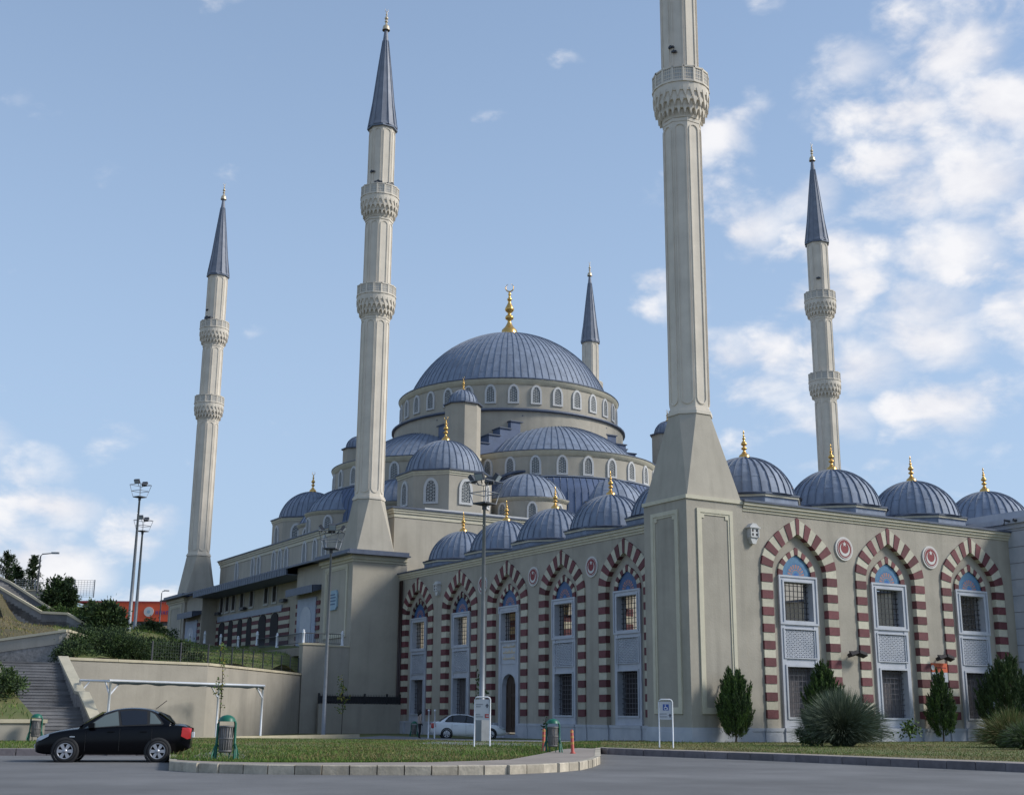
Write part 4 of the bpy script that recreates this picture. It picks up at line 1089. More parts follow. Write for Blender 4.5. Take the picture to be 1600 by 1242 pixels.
# striped arcade: bands of red and cream stone, round-headed panels coloured dark for the shade of openings, blue marble frieze
opens = [(61.6, 1.95), (64.8, 1.95), (68.4, 1.3), (71.1, 1.3), (73.9, 1.3), (76.7, 1.8)]
m = MB(); m.box(GX-.11, GX+.02, 59.9, 78.2, 10.32, 10.85); m.part('marble_frieze', [M['bluestone']], ga)
segs = [58.0]
for c, w in sorted(opens): segs += [c-w/2, c+w/2]
segs.append(78.5)
for a, b in zip(segs[::2], segs[1::2]):
    k = 0; z = GF+.3
    while z < 10.35:
        h = .36; m = MB(); e = .09 if k % 2 == 0 else .07
        m.box(GX-e, GX+.03, a+.01, b-.01, z+.004, min(z+h, 10.6 if b > 78 or a < 59 else 10.32)-.004)
        m.part('stone_band', [M['red'] if k % 2 == 0 else M['white']], ga); z += h; k += 1
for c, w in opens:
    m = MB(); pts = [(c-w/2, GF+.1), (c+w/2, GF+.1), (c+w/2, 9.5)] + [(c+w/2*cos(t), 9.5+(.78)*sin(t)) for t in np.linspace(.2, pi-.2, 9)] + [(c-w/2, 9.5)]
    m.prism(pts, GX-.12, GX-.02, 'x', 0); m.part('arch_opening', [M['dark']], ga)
# two marble niches with striped jambs beside the minaret blocks
for y0, y1 in ((46.7, 52.3), (78.9, 84.0)):
    c = (y0+y1)/2+.35; m = MB(); m.box(.30, .44, c-2.0, c+2.0, GF, 10.62, 0)
    pts = [(c-1.15, GF), (c+1.15, GF), (c+1.15, 9.0)]+[(c+1.15*cos(t), 9.0+.95*sin(t)) for t in np.linspace(.15, pi-.15, 11)]+[(c-1.15, 9.0)]
    nm = MB(); nm.prism(pts, .26, .33, 'x', 0)
    fr = m.part('marble_niche', [M['bluestone']], ga); nm.part('niche_recess', [M['marble']], fr)
    for k in range(6):
        z = GF+.35+.66*k
        for s in (-1, 1):
            a, b = sorted((c+s*2.02, c+s*2.75)); m = MB(); m.box(.33, .44, max(a, y0), min(b, y1), z, z+.33); m.part('stone_band', [M['red']], ga)
# plaque on the near minaret block and little lamps under the canopy
m = MB(); q = [(43.0, 9.5), (43.2, 9.25), (44.4, 9.25), (44.6, 9.5), (44.6, 10.5), (44.4, 10.75), (43.2, 10.75), (43.0, 10.5)]
m.prism(q, .06, .19, 'x', 0)
for z, w in ((10.42, .45), (10.2, .6), (9.95, .62), (9.7, .5)): m.box(.05, .062, 43.8-w, 43.8+w, z-.05, z+.05, 1)
solo('wall_plaque', m, [M['plaque'], M['plaque_ink']], 'pale blue eight-sided plaque with dark lines of writing on the minaret block above the terrace', 'plaque')
for y, lab in ((59.2, 'small dark lamp on the gallery wall nearest the marble niche on the right'), (70.0, 'small dark lamp on the gallery wall above the middle of the arcade'), (77.6, 'small dark lamp on the gallery wall at the far left end of the arcade')):
    m = MB(); m.box(1.55, 1.9, y-.55, y+.55, 11.05, 11.3); m.tube([(1.9, y, 11.2), (2.02, y, 11.2)], .06, 6)
    solo('gallery_lamp', m, [M['steel_dark']], lab, 'wall lamp', 'lamps along the side gallery')

# ------------------------------------------------------------------ terrace and retaining walls on the left
def wall_run(m, pts, z0, z1, t, mi=0):
    for (x0, y0), (x1, y1) in zip(pts[:-1], pts[1:]):
        L = hypot(x1-x0, y1-y0); m.box(0, L, 0, t, z0, z1, mi, TR(x0, y0, 0, atan2(y1-y0, x1-x0)))
def coping_run(parent, pts, z, t, length, m, h=.14, o=.07, zf=None):
    me = {}
    for (x0, y0), (x1, y1) in zip(pts[:-1], pts[1:]):
        L = hypot(x1-x0, y1-y0); n = max(1, round(L/length)); l = L/n; a = atan2(y1-y0, x1-x0)
        if round(l, 3) not in me:
            b = MB(); b.box(-l/2+.008, l/2-.008, -o, t+o, 0, h); me[round(l, 3)] = b.mesh('coping_stone', [m])
        for i in range(n):
            u = (i+.5)/n; inst('coping_stone', me[round(l, 3)], parent, TR(x0+(x1-x0)*u, y0+(y1-y0)*u, z, a))
RW = [(-23.4, 23.3), (-14.95, 26.0), (-3.62, 40.3)]
rw = thing('retaining_wall', 'long plain cream retaining wall with a lighter coping below the terrace fence', 'wall', (-14.95, 26, 0))
m = MB(); wall_run(m, RW, -.3, 4.2, .35); m.part('wall_face', [M['conc']], rw)
coping_run(rw, RW, 4.19, .35, 1.6, M['coping'])
tw = thing('terrace_wall', 'tall cream terrace wall with a stepped pier beside the minaret block', 'wall', (-1.7, 40.4, 0))
m = MB(); m.box(-1.75, .19, 40.45, 40.85, -.3, 6.3, 0); m.box(-3.6, -1.75, 40.15, 40.9, -.3, 6.36, 0); m.part('wall_face', [M['conc']], tw)
m = MB(); m.box(-3.66, -1.70, 40.08, 40.95, 6.362, 6.5); m.box(-1.70, .19, 40.40, 40.9, 6.302, 6.40); m.part('coping', [M['coping']], tw)
m = MB(); m.box(-1.7, .19, 40.86, 60, 6.0, 6.33); m.box(-3.6, -1.7, 40.9, 52, 5.6, 6.2); m.part('terrace_slab', [M['pavement']], tw)
# white posts with a dark railing along the terrace edge
posts = [(-3.45, 40.55), (-.35, 40.6), (-3.45, 46.0), (-3.3, 51.0), (-3.2, 56.0), (-3.1, 61.0), (-3.0, 66.0), (-2.9, 71.0)]
bal = thing('terrace_railing', 'dark iron railing between turned white posts along the terrace edge', 'railing', (-3.45, 46, 6.3))
m0 = MB(); m0.lathe([(.13, 0), (.13, .12), (.10, .16), (.105, .8), (.13, .84), (.13, .9), (.07, .95), (.10, 1.02), (.05, 1.1), (0, 1.12)], 10); pm = m0.mesh('railing_post', [M['wpaint']])
for x, y in posts: inst('railing_post', pm, bal, TR(x, y, 6.38 if y < 50 else hz_(x, y)+.1))
def rails(a, b, za, zb):
    m = MB(); L = hypot(b[0]-a[0], b[1]-a[1]); ang = atan2(b[1]-a[1], b[0]-a[0])
    m.tube([(a[0], a[1], za+.85), (b[0], b[1], zb+.85)], .03, 5); m.tube([(a[0], a[1], za+.15), (b[0], b[1], zb+.15)], .025, 5)
    n = int(L/.16)
    for i in range(1, n):
        u = i/n; x, y, z = a[0]+(b[0]-a[0])*u, a[1]+(b[1]-a[1])*u, za+(zb-za)*u; m.tube([(x, y, z+.15), (x, y, z+.85)], .013, 4)
    m.part('railing_bars', [M['steel_dark']], bal)
rails((-3.45, 40.55), (-.35, 40.6), 6.38, 6.38); rails((-3.45, 40.55), (-3.45, 46), 6.38, 6.38); rails((-3.45, 46), (-3.3, 51), 6.38, 6.4)
# wire fence on the retaining wall
def fence(name, label, pts, zb, h, step, wire, post, dense=.16):
    f = thing(name, label, 'fence', (pts[0][0], pts[0][1], zb))
    b = MB(); b.box(-.035, .035, -.035, .035, 0, h+.05); pm = b.mesh('fence_post', [post])
    for (x0, y0), (x1, y1) in zip(pts[:-1], pts[1:]):
        L = hypot(x1-x0, y1-y0); n = max(1, round(L/step)); a = atan2(y1-y0, x1-x0)
        for i in range(n+1): u = i/n; inst('fence_post', pm, f, TR(x0+(x1-x0)*u, y0+(y1-y0)*u, zb, a))
        m = MB(); c_, s_ = cos(a), sin(a)
        k = int(L/dense)
        for i in range(k):
            u = (i+.5)/k; x, y = x0+(x1-x0)*u, y0+(y1-y0)*u; t = .011
            m.add([(x-t*c_, y-t*s_, zb+.05), (x+t*c_, y+t*s_, zb+.05), (x+t*c_, y+t*s_, zb+h), (x-t*c_, y-t*s_, zb+h)], [(0, 1, 2, 3)])
        for z in np.linspace(zb+.06, zb+h, max(3, int(h/.16))): m.tube([(x0, y0, z), (x1, y1, z)], .012, 4)
        o = m.part('wire_mesh', [wire], f); o['kind'] = 'stuff'
    return f
fence('wire_fence', 'dark green wire fence with thin posts along the top of the long retaining wall', [(-18.5, 25.1), (-14.9, 26.25), (-3.75, 40.5)], 4.34, 1.05, 2.1, M['meshgreen'], M['steel_dark'])
# low wall with black railing in front of the left minaret block
lw = thing('low_wall', 'low grey wall carrying a short black iron fence at the foot of the left minaret block', 'wall', (1.0, 39.6, 0))
m = MB(); m.box(-2.45, 4.12, 39.5, 39.75, -.3, 2.2); m.part('wall_face', [M['conc']], lw)
m = MB()
for x in np.arange(-2.4, 4.1, .13): m.tube([(x, 39.62, 2.2), (x, 39.62, 2.82), (x, 39.62, 2.9)], [.018, .018, .003], 4)
for z in (2.3, 2.72): m.tube([(-2.4, 39.62, z), (4.1, 39.62, z)], .025, 4)
for x in (-2.4, -.6, 1.2, 3.0, 4.05): m.box(x-.06, x+.06, 39.56, 39.68, 2.2, 2.95)
m.box(-2.45, 4.1, 39.66, 39.67, 2.25, 2.75)
m.part('iron_fence', [M['iron']], lw)

# ------------------------------------------------------------------ outdoor stairs
st = thing('stone_staircase', 'wide stone stairs climbing between two sloping parapets behind the black car', 'stairs', (-25.1, 14.7, .2))
X0, X1 = -27.15, -23.95
n1, n2 = 9, 15; y = 14.4; z = .25; r1 = (1.75-z)/n1; r2 = (4.0-1.75)/n2
b = MB(); b.box(X0, X1, .03, .62, -.9, -.04); b.box(X0, X1, 0, .62, -.04, 0); 
sm = b.mesh('step', [M['step']])
for i in range(n1): z += r1; inst('step', sm, st, TR(0, y, z)); y += .30
b = MB(); b.box(X0, X1, y, y+1.5, .6, z); b.part('landing', [M['step']], st); y += 1.2
for i in range(n2): z += r2; inst('step', sm, st, TR(0, y, z)); y += .30
b = MB(); b.box(X0-.6, X1+.5, y, 29.2, 2.4, z+.001); b.part('landing', [M['step']], st)
YT = y
for (xa, xb, nm) in ((X1, X1+.42, 'r'), (X0-.42, X0, 'l')):
    for (ya, za, yb, zb) in ((14.1, 1.15, 17.2, 2.45), (17.2, 2.45, 18.1, 2.5), (18.1, 2.5, YT+.1, 4.35)):
        m = MB(); m.prism([(ya, -.2), (yb, -.2), (yb, zb-.12), (ya, za-.12)], xa, xb, 'x'); m.part('parapet', [M['rubble']], st)
        m = MB(); m.prism([(ya, za-.118), (yb, zb-.118), (yb, zb+.02), (ya, za+.02)], xa-.05, xb+.05, 'x'); m.part('parapet_coping', [M['coping']], st)
# cream wall behind the top of the stairs
bw = thing('bank_wall', 'cream capped wall over rough stone at the head of the stairs holding back the dry slope', 'wall', (-26, 29, 4))
BWP = [(-34, 33.4), (-26.07, 28.83), (-22.86, 26.94), (-20.2, 33.8)]
m = MB()
zt = [5.0, 5.45, 6.0, 6.05]
for (p, q, za, zb) in zip(BWP[:-1], BWP[1:], zt[:-1], zt[1:]):
    L = hypot(q[0]-p[0], q[1]-p[1]); T_ = TR(p[0], p[1], 0, atan2(q[1]-p[1], q[0]-p[0]))
    for (a, b_, c, d, y0, y1, mi) in ((2, 2, za-.75, zb-.75, 0, .4, 0), (za-.75, zb-.75, za-.14, zb-.14, -.04, .4, 1), (za-.14, zb-.14, za, zb, -.12, .48, 2)):
        vs = [(0, y0, a), (L, y0, b_), (L, y1, b_), (0, y1, a), (0, y0, c), (L, y0, d), (L, y1, d), (0, y1, c)]
        m.add([tuple(T_ @ Vector(v)) for v in vs], [(0, 3, 2, 1), (4, 5, 6, 7), (0, 1, 5, 4), (2, 3, 7, 6), (1, 2, 6, 5), (3, 0, 4, 7)], mi)
m.part('wall_face', [M['rubble'], M['conc'], M['coping']], bw)
# planter wall at the left edge
pw = thing('planter_wall', 'low cream planter wall at the left edge behind the green bin', 'wall', (-32, 5.6, .4))
m = MB(); m.box(-52, -27.62, 5.55, 5.9, .0, 1.10); m.box(-27.97, -27.62, 5.9, 13.6, .0, 1.10); m.part('wall_face', [M['conc']], pw)
m = MB(); m.box(-52, -27.55, 5.48, 5.97, 1.102, 1.24); m.box(-28.04, -27.55, 5.97, 13.6, 1.102, 1.24); m.part('coping', [M['coping']], pw)
# hillside stair with two parapets
hs_ = thing('hillside_stair', 'long hillside stair between two grey parapets descending the dry slope', 'stairs', (-19, 54, 8.5))
RA = [(-30.5, 59.3, 15.0), (-24.34, 55.7, 11.75), (-19.67, 52.93, 8.81), (-17.99, 51.94, 8.73), (-13.6, 49.3, 6.0)]
RB = [(-27.5, 62.2, 14.6), (-21.3, 58.55, 11.45), (-17.92, 56.54, 9.12), (-16.52, 55.72, 8.98), (-12.0, 53.0, 6.4)]
for nm, Pn in (('front', RA), ('back', RB)):
    for p, q in zip(Pn[:-1], Pn[1:]):
        L = hypot(q[0]-p[0], q[1]-p[1]); T_ = TR(p[0], p[1], 0, atan2(q[1]-p[1], q[0]-p[0]))
        for (dz0, dz1, y0, y1, mt, pn) in ((-2.6, -.16, 0, .3, 'step', 'parapet'), (-.16, 0.02, -.08, .38, 'coping', 'parapet_coping')):
            m = MB(); vs = [(0, y0, p[2]+dz0), (L, y0, q[2]+dz0), (L, y1, q[2]+dz0), (0, y1, p[2]+dz0), (0, y0, p[2]+dz1), (L, y0, q[2]+dz1), (L, y1, q[2]+dz1), (0, y1, p[2]+dz1)]
            m.add([tuple(T_ @ Vector(v)) for v in vs], [(0, 3, 2, 1), (4, 5, 6, 7), (0, 1, 5, 4), (2, 3, 7, 6), (1, 2, 6, 5), (3, 0, 4, 7)]); m.part(pn, [M[mt]], hs_)
for (p, q, r, s) in zip(RA[:-1], RA[1:], RB[:-1], RB[1:]):
    k = max(1, int(abs(p[2]-q[2])/.16)); m = MB()
    for i in range(k):
        u0, u1 = i/k, (i+1)/k
        A_ = [tuple(p[j]+(q[j]-p[j])*u for j in (0, 1)) for u in (u0, u1)]; B_ = [tuple(r[j]+(s[j]-r[j])*u for j in (0, 1)) for u in (u0, u1)]
        z = p[2]+(q[2]-p[2])*u0-.75
        m.prism([A_[0], A_[1], B_[1], B_[0]], z-.6, z, 'z')
    m.part('flight', [M['step']], hs_)
# wall, fence and lamp on the upper road
uw = thing('upper_wall', 'short cream wall with stone patches beside the upper road under the dark conifers', 'wall', (-18, 69, 11))
m = MB(); wall_run(m, [(-30, 76), (-19.74, 70.4), (-16.5, 68.5)], 9.5, 11.75, .3); m.part('wall_face', [M['conc']], uw); coping_run(uw, [(-30, 76), (-19.74, 70.4), (-16.5, 68.5)], 11.74, .3, 1.5, M['coping'], .1)
fence('mesh_fence', 'pale wire fence on the upper wall beside the street lamp', [(-19.0, 70.2), (-13.0, 66.6)], 11.2, 1.5, 1.9, M['steel'], M['steel'], .25)
def street_lamp(x, y, z, h, arm, head, label):
    t = thing('street_lamp', label, 'street lamp', (x, y, z), 0, 'street lamps on the upper road')
    ax, ay = arm*cos(head), arm*sin(head)
    m = MB(); m.tube([(x, y, z), (x, y, z+h*.5), (x, y, z+h*.93), (x+ax*.12, y+ay*.12, z+h*.98), (x+ax*.8, y+ay*.8, z+h)], [.09, .075, .06, .05, .045], 7); m.part('pole', [M['steel_dark']], t)
    m = MB(); m.box(-.32, .32, -.12, .12, -.07, .07, 0, Matrix.Translation((x+ax, y+ay, z+h+.02)) @ Matrix.Rotation(head, 4, 'Z')); m.part('lamp_head', [M['steel']], t)
street_lamp(-17.7, 66.9, 10.9, 3.9, 1.25, radians(-30), 'street lamp with a long flat arm beside the dark conifers on the left slope')
street_lamp(5.57, 113.5, 11.5, 5.0, .6, radians(0), 'thin street lamp in front of the orange building beside the gallery')

# ------------------------------------------------------------------ orange building far left
ob = thing('orange_building', 'long flat building with an orange fascia and a round white emblem behind the trees', 'building', (30, 172, 13))
a_ = radians(-30.5); T_ = TR(14.2, 178.1, 0, a_)
m = MB(); m.box(0, 48, 0, 20, 12, 16.9, 0, T_); m.part('wall', [M['blind']], ob)
m = MB(); m.box(-.3, 48, -.8, 20.5, 16.7, 19.9, 0, T_); m.box(-6, -.3, 3.0, 12, 16.9, 19.3, 0, T_); m.part('fascia', [M['orange']], ob)
m = MB(); m.box(-6, 48, -.9, 20.6, 19.9, 20.15, 0, T_); m.part('roof_edge', [M['inkred']], ob)
for k in range(24):
    m = MB(); m.box(1.2+1.9*k, 2.4+1.9*k, -.06, .02, 13, 16.4, 0, T_); m.part('window', [M['pane'] if k % 3 else M['wpaint']], ob)
m = MB(); n = 20; m.prism([(7.0+.85*cos(2*pi*i/n), 18.35+.85*sin(2*pi*i/n)) for i in range(n)], -.92, -.8, 'y'); m.prism([(7.0+.3*cos(2*pi*i/n), 18.35+.3*sin(2*pi*i/n)) for i in range(n)], -.94, -.91, 'y', 1)
MB().merge(m, T_).part('round_emblem', [M['emblem_white'], M['plaque']], ob)
m = MB(); x = 8.2
for ch in range(9):
    w = .42; z0, z1 = 17.9, 18.55
    m.box(x, x+.1, -.86, -.8, z0, z1); m.box(x+.3, x+.4, -.86, -.8, z0, z1)
    m.box(x+.1, x+.3, -.86, -.8, *((z1-.12, z1) if ch % 2 else (z0+.25, z0+.37))); x += .62
MB().merge(m, T_).part('purple_lettering', [M['purple']], ob)

# ------------------------------------------------------------------ floodlight masts
def mast(x, y, z, ztop, size, rz, label, box=False, r=.11, lamps=4):
    t = thing('floodlight_mast', label, 'floodlight mast', (x, y, z), rz, 'floodlight masts round the mosque')
    B = MW[t]; H = ztop-z; hp = H-size*.9
    def put(m, name, ms): return MB().merge(m, B).part(name, ms, t)
    m = MB(); m.tube([(0, 0, 0), (0, 0, hp*.34), (0, 0, hp)], [r*1.35, r*1.1, r*.62], 10); m.lathe([(r*2.2, 0), (r*2.2, .05), (r*1.5, .12)], 10); put(m, 'pole', [M['steel']])
    if box: m = MB(); m.box(-.3, .3, -.26, .2, .0, 1.25); put(m, 'cabinet', [M['steel']])
    w = size*.27; w2 = size*.42
    m = MB(); m.box(-w, w, -w, w, hp, hp+.07); m.box(-w*.2, w*.2, -w*.2, w*.2, hp-.25, hp); put(m, 'platform', [M['steel_dark']])
    m = MB()
    for sx in (-1, 1):
        for sy in (-1, 1): m.tube([(sx*w*.95, sy*w*.95, hp), (sx*w2, sy*w2, hp+size*.72)], .017*size, 4)
    for f in (.36, .72):
        ww = w+(w2-w)*f/.72; q = [(-ww, -ww), (ww, -ww), (ww, ww), (-ww, ww), (-ww, -ww)]
        for a, b in zip(q[:-1], q[1:]): m.tube([(*a, hp+size*f), (*b, hp+size*f)], .016*size, 4)
    put(m, 'cage', [M['steel']])
    for k in range(lamps):
        a = 2*pi*k/lamps+.3; R_ = Matrix.Rotation(a, 4, 'Z') @ Matrix.Translation((w2, 0, hp+size*.86)) @ Matrix.Rotation(radians(35), 4, 'Y')
        q = MB(); q.box(-.06*size, .07*size, -.15*size, .15*size, -.12*size, .12*size, 0); q.box(.07*size, .085*size, -.13*size, .13*size, -.10*size, .10*size, 1); q.tube([(-.05*size, 0, -.14*size), (-.05*size, 0, -.3*size)], .02*size, 4)
        m = MB().merge(q, R_); put(m, 'floodlight', [M['steel_dark'], M['lamp_glass']])
    return t
mast(-9.36, 3.26, .35, 12.36, 1.45, .35, 'tall floodlight mast with a cabinet at its foot rising in front of the shaded wing', True, .105)
mast(-6.78, 27.9, .12, 13.2, 1.6, .9, 'floodlight mast standing before the left minaret block', False, .105)
mast(-11.4, 59.7, 7.6, 20.6, 1.5, .5, 'taller of the two thin floodlight masts against the clouds on the left', False, .13, 2)
mast(-7.7, 72.6, 8.4, 19.5, 1.5, .6, 'shorter of the two thin floodlight masts against the clouds on the left', False, .13, 2)

# ------------------------------------------------------------------ parking frame, signs, bins, bollards
cp = thing('carport_frame', 'open white steel carport frame with a strip of dark net behind the black car', 'carport', (-17, 22, .3))
def bar(a, b, r, ms, nm): m = MB(); m.tube([a, b], r, 8); return m.part(nm, [ms], cp)
c0, c1 = Vector((-23.05, 14.9, 2.95)), Vector((-13.1, 21.6, 2.98)); b0, b1 = Vector((-23.6, 18.9, 3.05)), Vector((-14.6, 24.8, 2.98))
for p, gzv in ((c0, .3), (c1, .1), (b1, .1), (b0, .3)): bar((p.x, p.y, gzv), tuple(p), .06, M['wpaint'], 'post')
bar(tuple(c0+Vector((-.1, -.05, .02))), tuple(c1+Vector((.1, .05, .02))), .065, M['wpaint'], 'beam'); bar(tuple(b0), tuple(b1), .055, M['wpaint'], 'beam'); bar(tuple(c0), tuple(b0), .05, M['wpaint'], 'beam'); bar(tuple(c1), tuple(b1), .05, M['wpaint'], 'beam')
dv = (c1-c0).normalized(); dv2 = (b0-c0).normalized()
for p, d in ((c0, dv), (c1, -dv), (b1, -dv), (b0, dv), (c1, dv2), (c0, dv2)): bar(tuple(p+Vector((0, 0, -.65))), tuple(p+d*.7), .04, M['wpaint'], 'brace')
m = MB(); k = 40; vs = []
for i in range(k+1):
    p = c0.lerp(c1, i/k); s_ = .10+.05*abs(sin(i*.42))+.02*sin(i*1.3)
    vs += [(p.x, p.y-.02, p.z+.03), (p.x+.05, p.y-.1, p.z-s_), (p.x+.2, p.y+.5, p.z-.02)]
m.add(vs, [f for i in range(k) for f in ((3*i, 3*i+1, 3*i+4, 3*i+3), (3*i+1, 3*i+2, 3*i+5, 3*i+4))], 0, True); m.part('dark_net', [M['canvas']], cp)

def sign_post(x, y, z, rz, w, h, zb, zt, label, pics):
    t = thing('sign_board', label, 'sign', (x, y, z), rz, 'white framed signs on the lawn'); B = MW[t]
    m = MB(); hw = w/2; r = .09
    pts = [(-hw, 0, 0), (-hw, 0, h-r), (-hw+.03, 0, h-.03), (-hw+r, 0, h), (hw-r, 0, h), (hw-.03, 0, h-.03), (hw, 0, h-r), (hw, 0, 0)]
    m.tube(pts, .025, 8); MB().merge(m, B).part('frame', [M['wpaint']], t)
    m = MB(); m.box(-hw+.035, hw-.035, -.012, .012, zb, zt); MB().merge(m, B).part('board', [M['signface']], t)
    m = MB(); ms = [M['ink'], M['inkred'], M['blue'], M['wpaint'], M['inkgrey']]
    pics(m, zb, zt, hw); MB().merge(m, B).part('print', ms, t)
    return t
def txt(m, x0, x1, z, t=.022, mi=4):
    x = x0; random.seed(int(x0*1000+z*777))
    while x < x1: w = random.uniform(.018, .034); m.box(x, min(x+w, x1), -.016, -.0125, z-t*random.uniform(.7, 1), z+t, mi); x += w+.010
def pics1(m, zb, zt, hw):
    txt(m, -.24, .02, zt-.18); txt(m, -.24, -.06, zt-.26); txt(m, -.24, -.08, zb+.20); txt(m, -.24, .02, zb+.12)
    m.prism([(.10, zt-.24), (.24, zt-.24), (.17, zt-.14)], -.016, -.0125, 'y', 0); m.box(.145, .195, -.016, -.0125, zt-.30, zt-.24, 0)
    m.box(.09, .24, -.016, -.0125, zb+.17, zb+.22, 1); m.box(.09, .24, -.016, -.0125, zb+.08, zb+.13, 1); m.box(.09, .13, -.016, -.0125, zb+.08, zb+.22, 1)
def pics2(m, zb, zt, hw):
    c = (zt-.19); m.box(-.10, .12, -.015, -.0125, c-.12, c+.10, 2)
    m.box(-.02, .0, -.018, -.015, c-.0, c+.055, 3); m.box(-.025, .005, -.018, -.015, c+.06, c+.085, 3); m.box(-.02, .05, -.018, -.015, c-.02, c, 3); m.prism([(.04, c-.02), (.06, c-.01), (.095, c-.085), (.075, c-.095)], -.018, -.015, 'y', 3)
    vs = MB(); arc_band(m, .045, .062, pi*.65, pi*1.95, c-.045, -.018, 3, 12)
    txt(m, -.22, .04, zb+.20); txt(m, -.22, .06, zb+.10); m.prism([(.10, zb+.14), (.22, zb+.14), (.16, zb+.22)], -.016, -.0125, 'y', 0); m.box(.135, .185, -.016, -.0125, zb+.08, zb+.14, 0)
face = atan2(rh.y, rh.x)
sign_post(-14.41, -5.77, .40, face+.02, .57, 1.78, .96, 1.70, 'white framed information sign with lines of text and arrows in front of the white car', pics1)
sign_post(-8.44, -8.99, .40, face-.05, .50, 1.75, 1.03, 1.67, 'white framed sign with a blue wheelchair symbol on the lawn before the near minaret', pics2)

def bin_(x, y, z, rz, label, k=1.0):
    t = thing('litter_bin', label, 'litter bin', (x, y, z), rz, 'green litter bins'); B = MW[t]
    def put(m, nm, ms): MB().merge(m, B @ Matrix.Scale(k, 4)).part(nm, ms, t)
    m = MB()
    pts = [(-.23, 0, 0), (-.215, 0, .75)] + [(.215*cos(a), 0, .86+.20*sin(a)) for a in np.linspace(pi*.98, .02*pi, 9)] + [(.215, 0, .75), (.23, 0, 0)]
    m.tube(pts, .032, 8)
    for s in (-1, 1):
        for d in (-1, 1): m.tube([(s*.22, 0, .42), (s*.27, d*.06, .28), (s*.30, d*.17, .12), (s*.31, d*.2, 0)], .022, 6); 
        m.tube([(s*.22, 0, .40), (s*.12, 0, .26), (s*.09, 0, .0)], .018, 6)
    put(m, 'frame', [M['bingreen']])
    m = MB(); m.lathe([(.0, .18), (.15, .18), (.175, .80), (.165, .80), (.14, .22), (0, .22)], 18)
    for z_ in (.2, .5, .79): m.lathe([(.165+.025*z_, z_), (.175+.025*z_, z_+.02), (.165+.025*z_, z_+.04)], 18)
    for i in range(18): a = 2*pi*i/18; m.tube([(.155*cos(a), .155*sin(a), .2), (.18*cos(a), .18*sin(a), .8)], .008, 4)
    put(m, 'basket', [M['bingrey']])
    m = MB(); m.lathe([(.21, .93), (.19, 1.0), (.13, 1.06), (0, 1.085)], 14); m.lathe([(.21, .93), (0, .94)], 14); put(m, 'hood', [M['bingreen']])
    return t
bin_(-27.28, -15.59, .42, face+.1, 'large green litter bin on the traffic island right behind the black car')
bin_(-28.05, 5.0, .42, face+.25, 'green litter bin in front of the low planter wall at the left edge', .95)
bin_(-15.62, -12.48, .42, face-.05, 'green litter bin on the pavement between two red bollards', .95)
bin_(-0.1, 28.7, .1, face, 'small green litter bin beside the person at the shaded wing', .9)
def bollard(x, y, z, tilt, label):
    t = thing('bollard', label, 'bollard', (x, y, z), 0, 'red bollards on the pavement'); B = MW[t] @ Matrix.Rotation(tilt, 4, 'Y')
    m = MB(); m.lathe([(.085, 0), (.085, .03), (.05, .06), (.048, .68), (.03, .71), (0, .72)], 12); MB().merge(m, B).part('post', [M['bolred']], t)
    for a in (.28, .46, .62):
        m = MB(); m.lathe([(.0515, a), (.0515, a+.07)], 12); MB().merge(m, B).part('reflective_band', [M['bolstripe']], t)
bollard(-15.55, -11.81, .42, .02, 'red flexible bollard left of the green bin'); bollard(-15.72, -13.77, .42, -.05, 'red flexible bollard right of the green bin')
# sign and lamps on the sunlit wing
t = thing('wall_sign', 'small orange and white notice under the lamps between the second and third sunlit arches', 'sign', (16.95, .06, 3.5))
m = MB(); m.box(16.35, 17.55, .0, .06, 3.42, 3.92, 0); m.box(16.35, 17.55, -.005, .06, 3.925, 4.40, 1); m.part('board', [M['signface'], M['signorange']], t)
m = MB(); n = 14
m.prism([(16.42+.14*cos(2*pi*i/n), 4.16+.14*sin(2*pi*i/n)) for i in range(n)], -.012, -.006, 'y', 0); m.box(16.62, 17.45, -.012, -.006, 4.14, 4.19, 2)
def txt2(x0, x1, z):
    x = x0
    while x < x1: w = random.uniform(.03, .06); m.box(x, x+w, -.006, -.001, z-.03, z+.03, 1); x += w+.016
txt2(16.45, 17.3, 3.78); txt2(16.45, 17.2, 3.62); m.part('print', [M['emblem_white'], M['inkgrey'], M['emblem_red']], t)
for x, lab in ((10.5, 'dark twin wall lamp between the first and second sunlit arches'), (17.0, 'dark twin wall lamp above the orange notice')):
    m = MB(); m.tube([(x, .05, 4.72), (x, -.35, 4.72)], .04, 6)
    for s in (-1, 1): m.box(-.26, .26, -.16, .16, -.09, .09, 0, Matrix.Translation((x+s*.30, -.38, 4.68)) @ Matrix.Rotation(s*.25, 4, 'Y') @ Matrix.Rotation(-.4, 4, 'X'))
    m.box(x-.5, x+.5, -.36, -.30, 4.74, 4.82); solo('wall_lamp', m, [M['dark']], lab, 'wall lamp', 'twin lamps on the sunlit wing', (x, .0, 4.7))

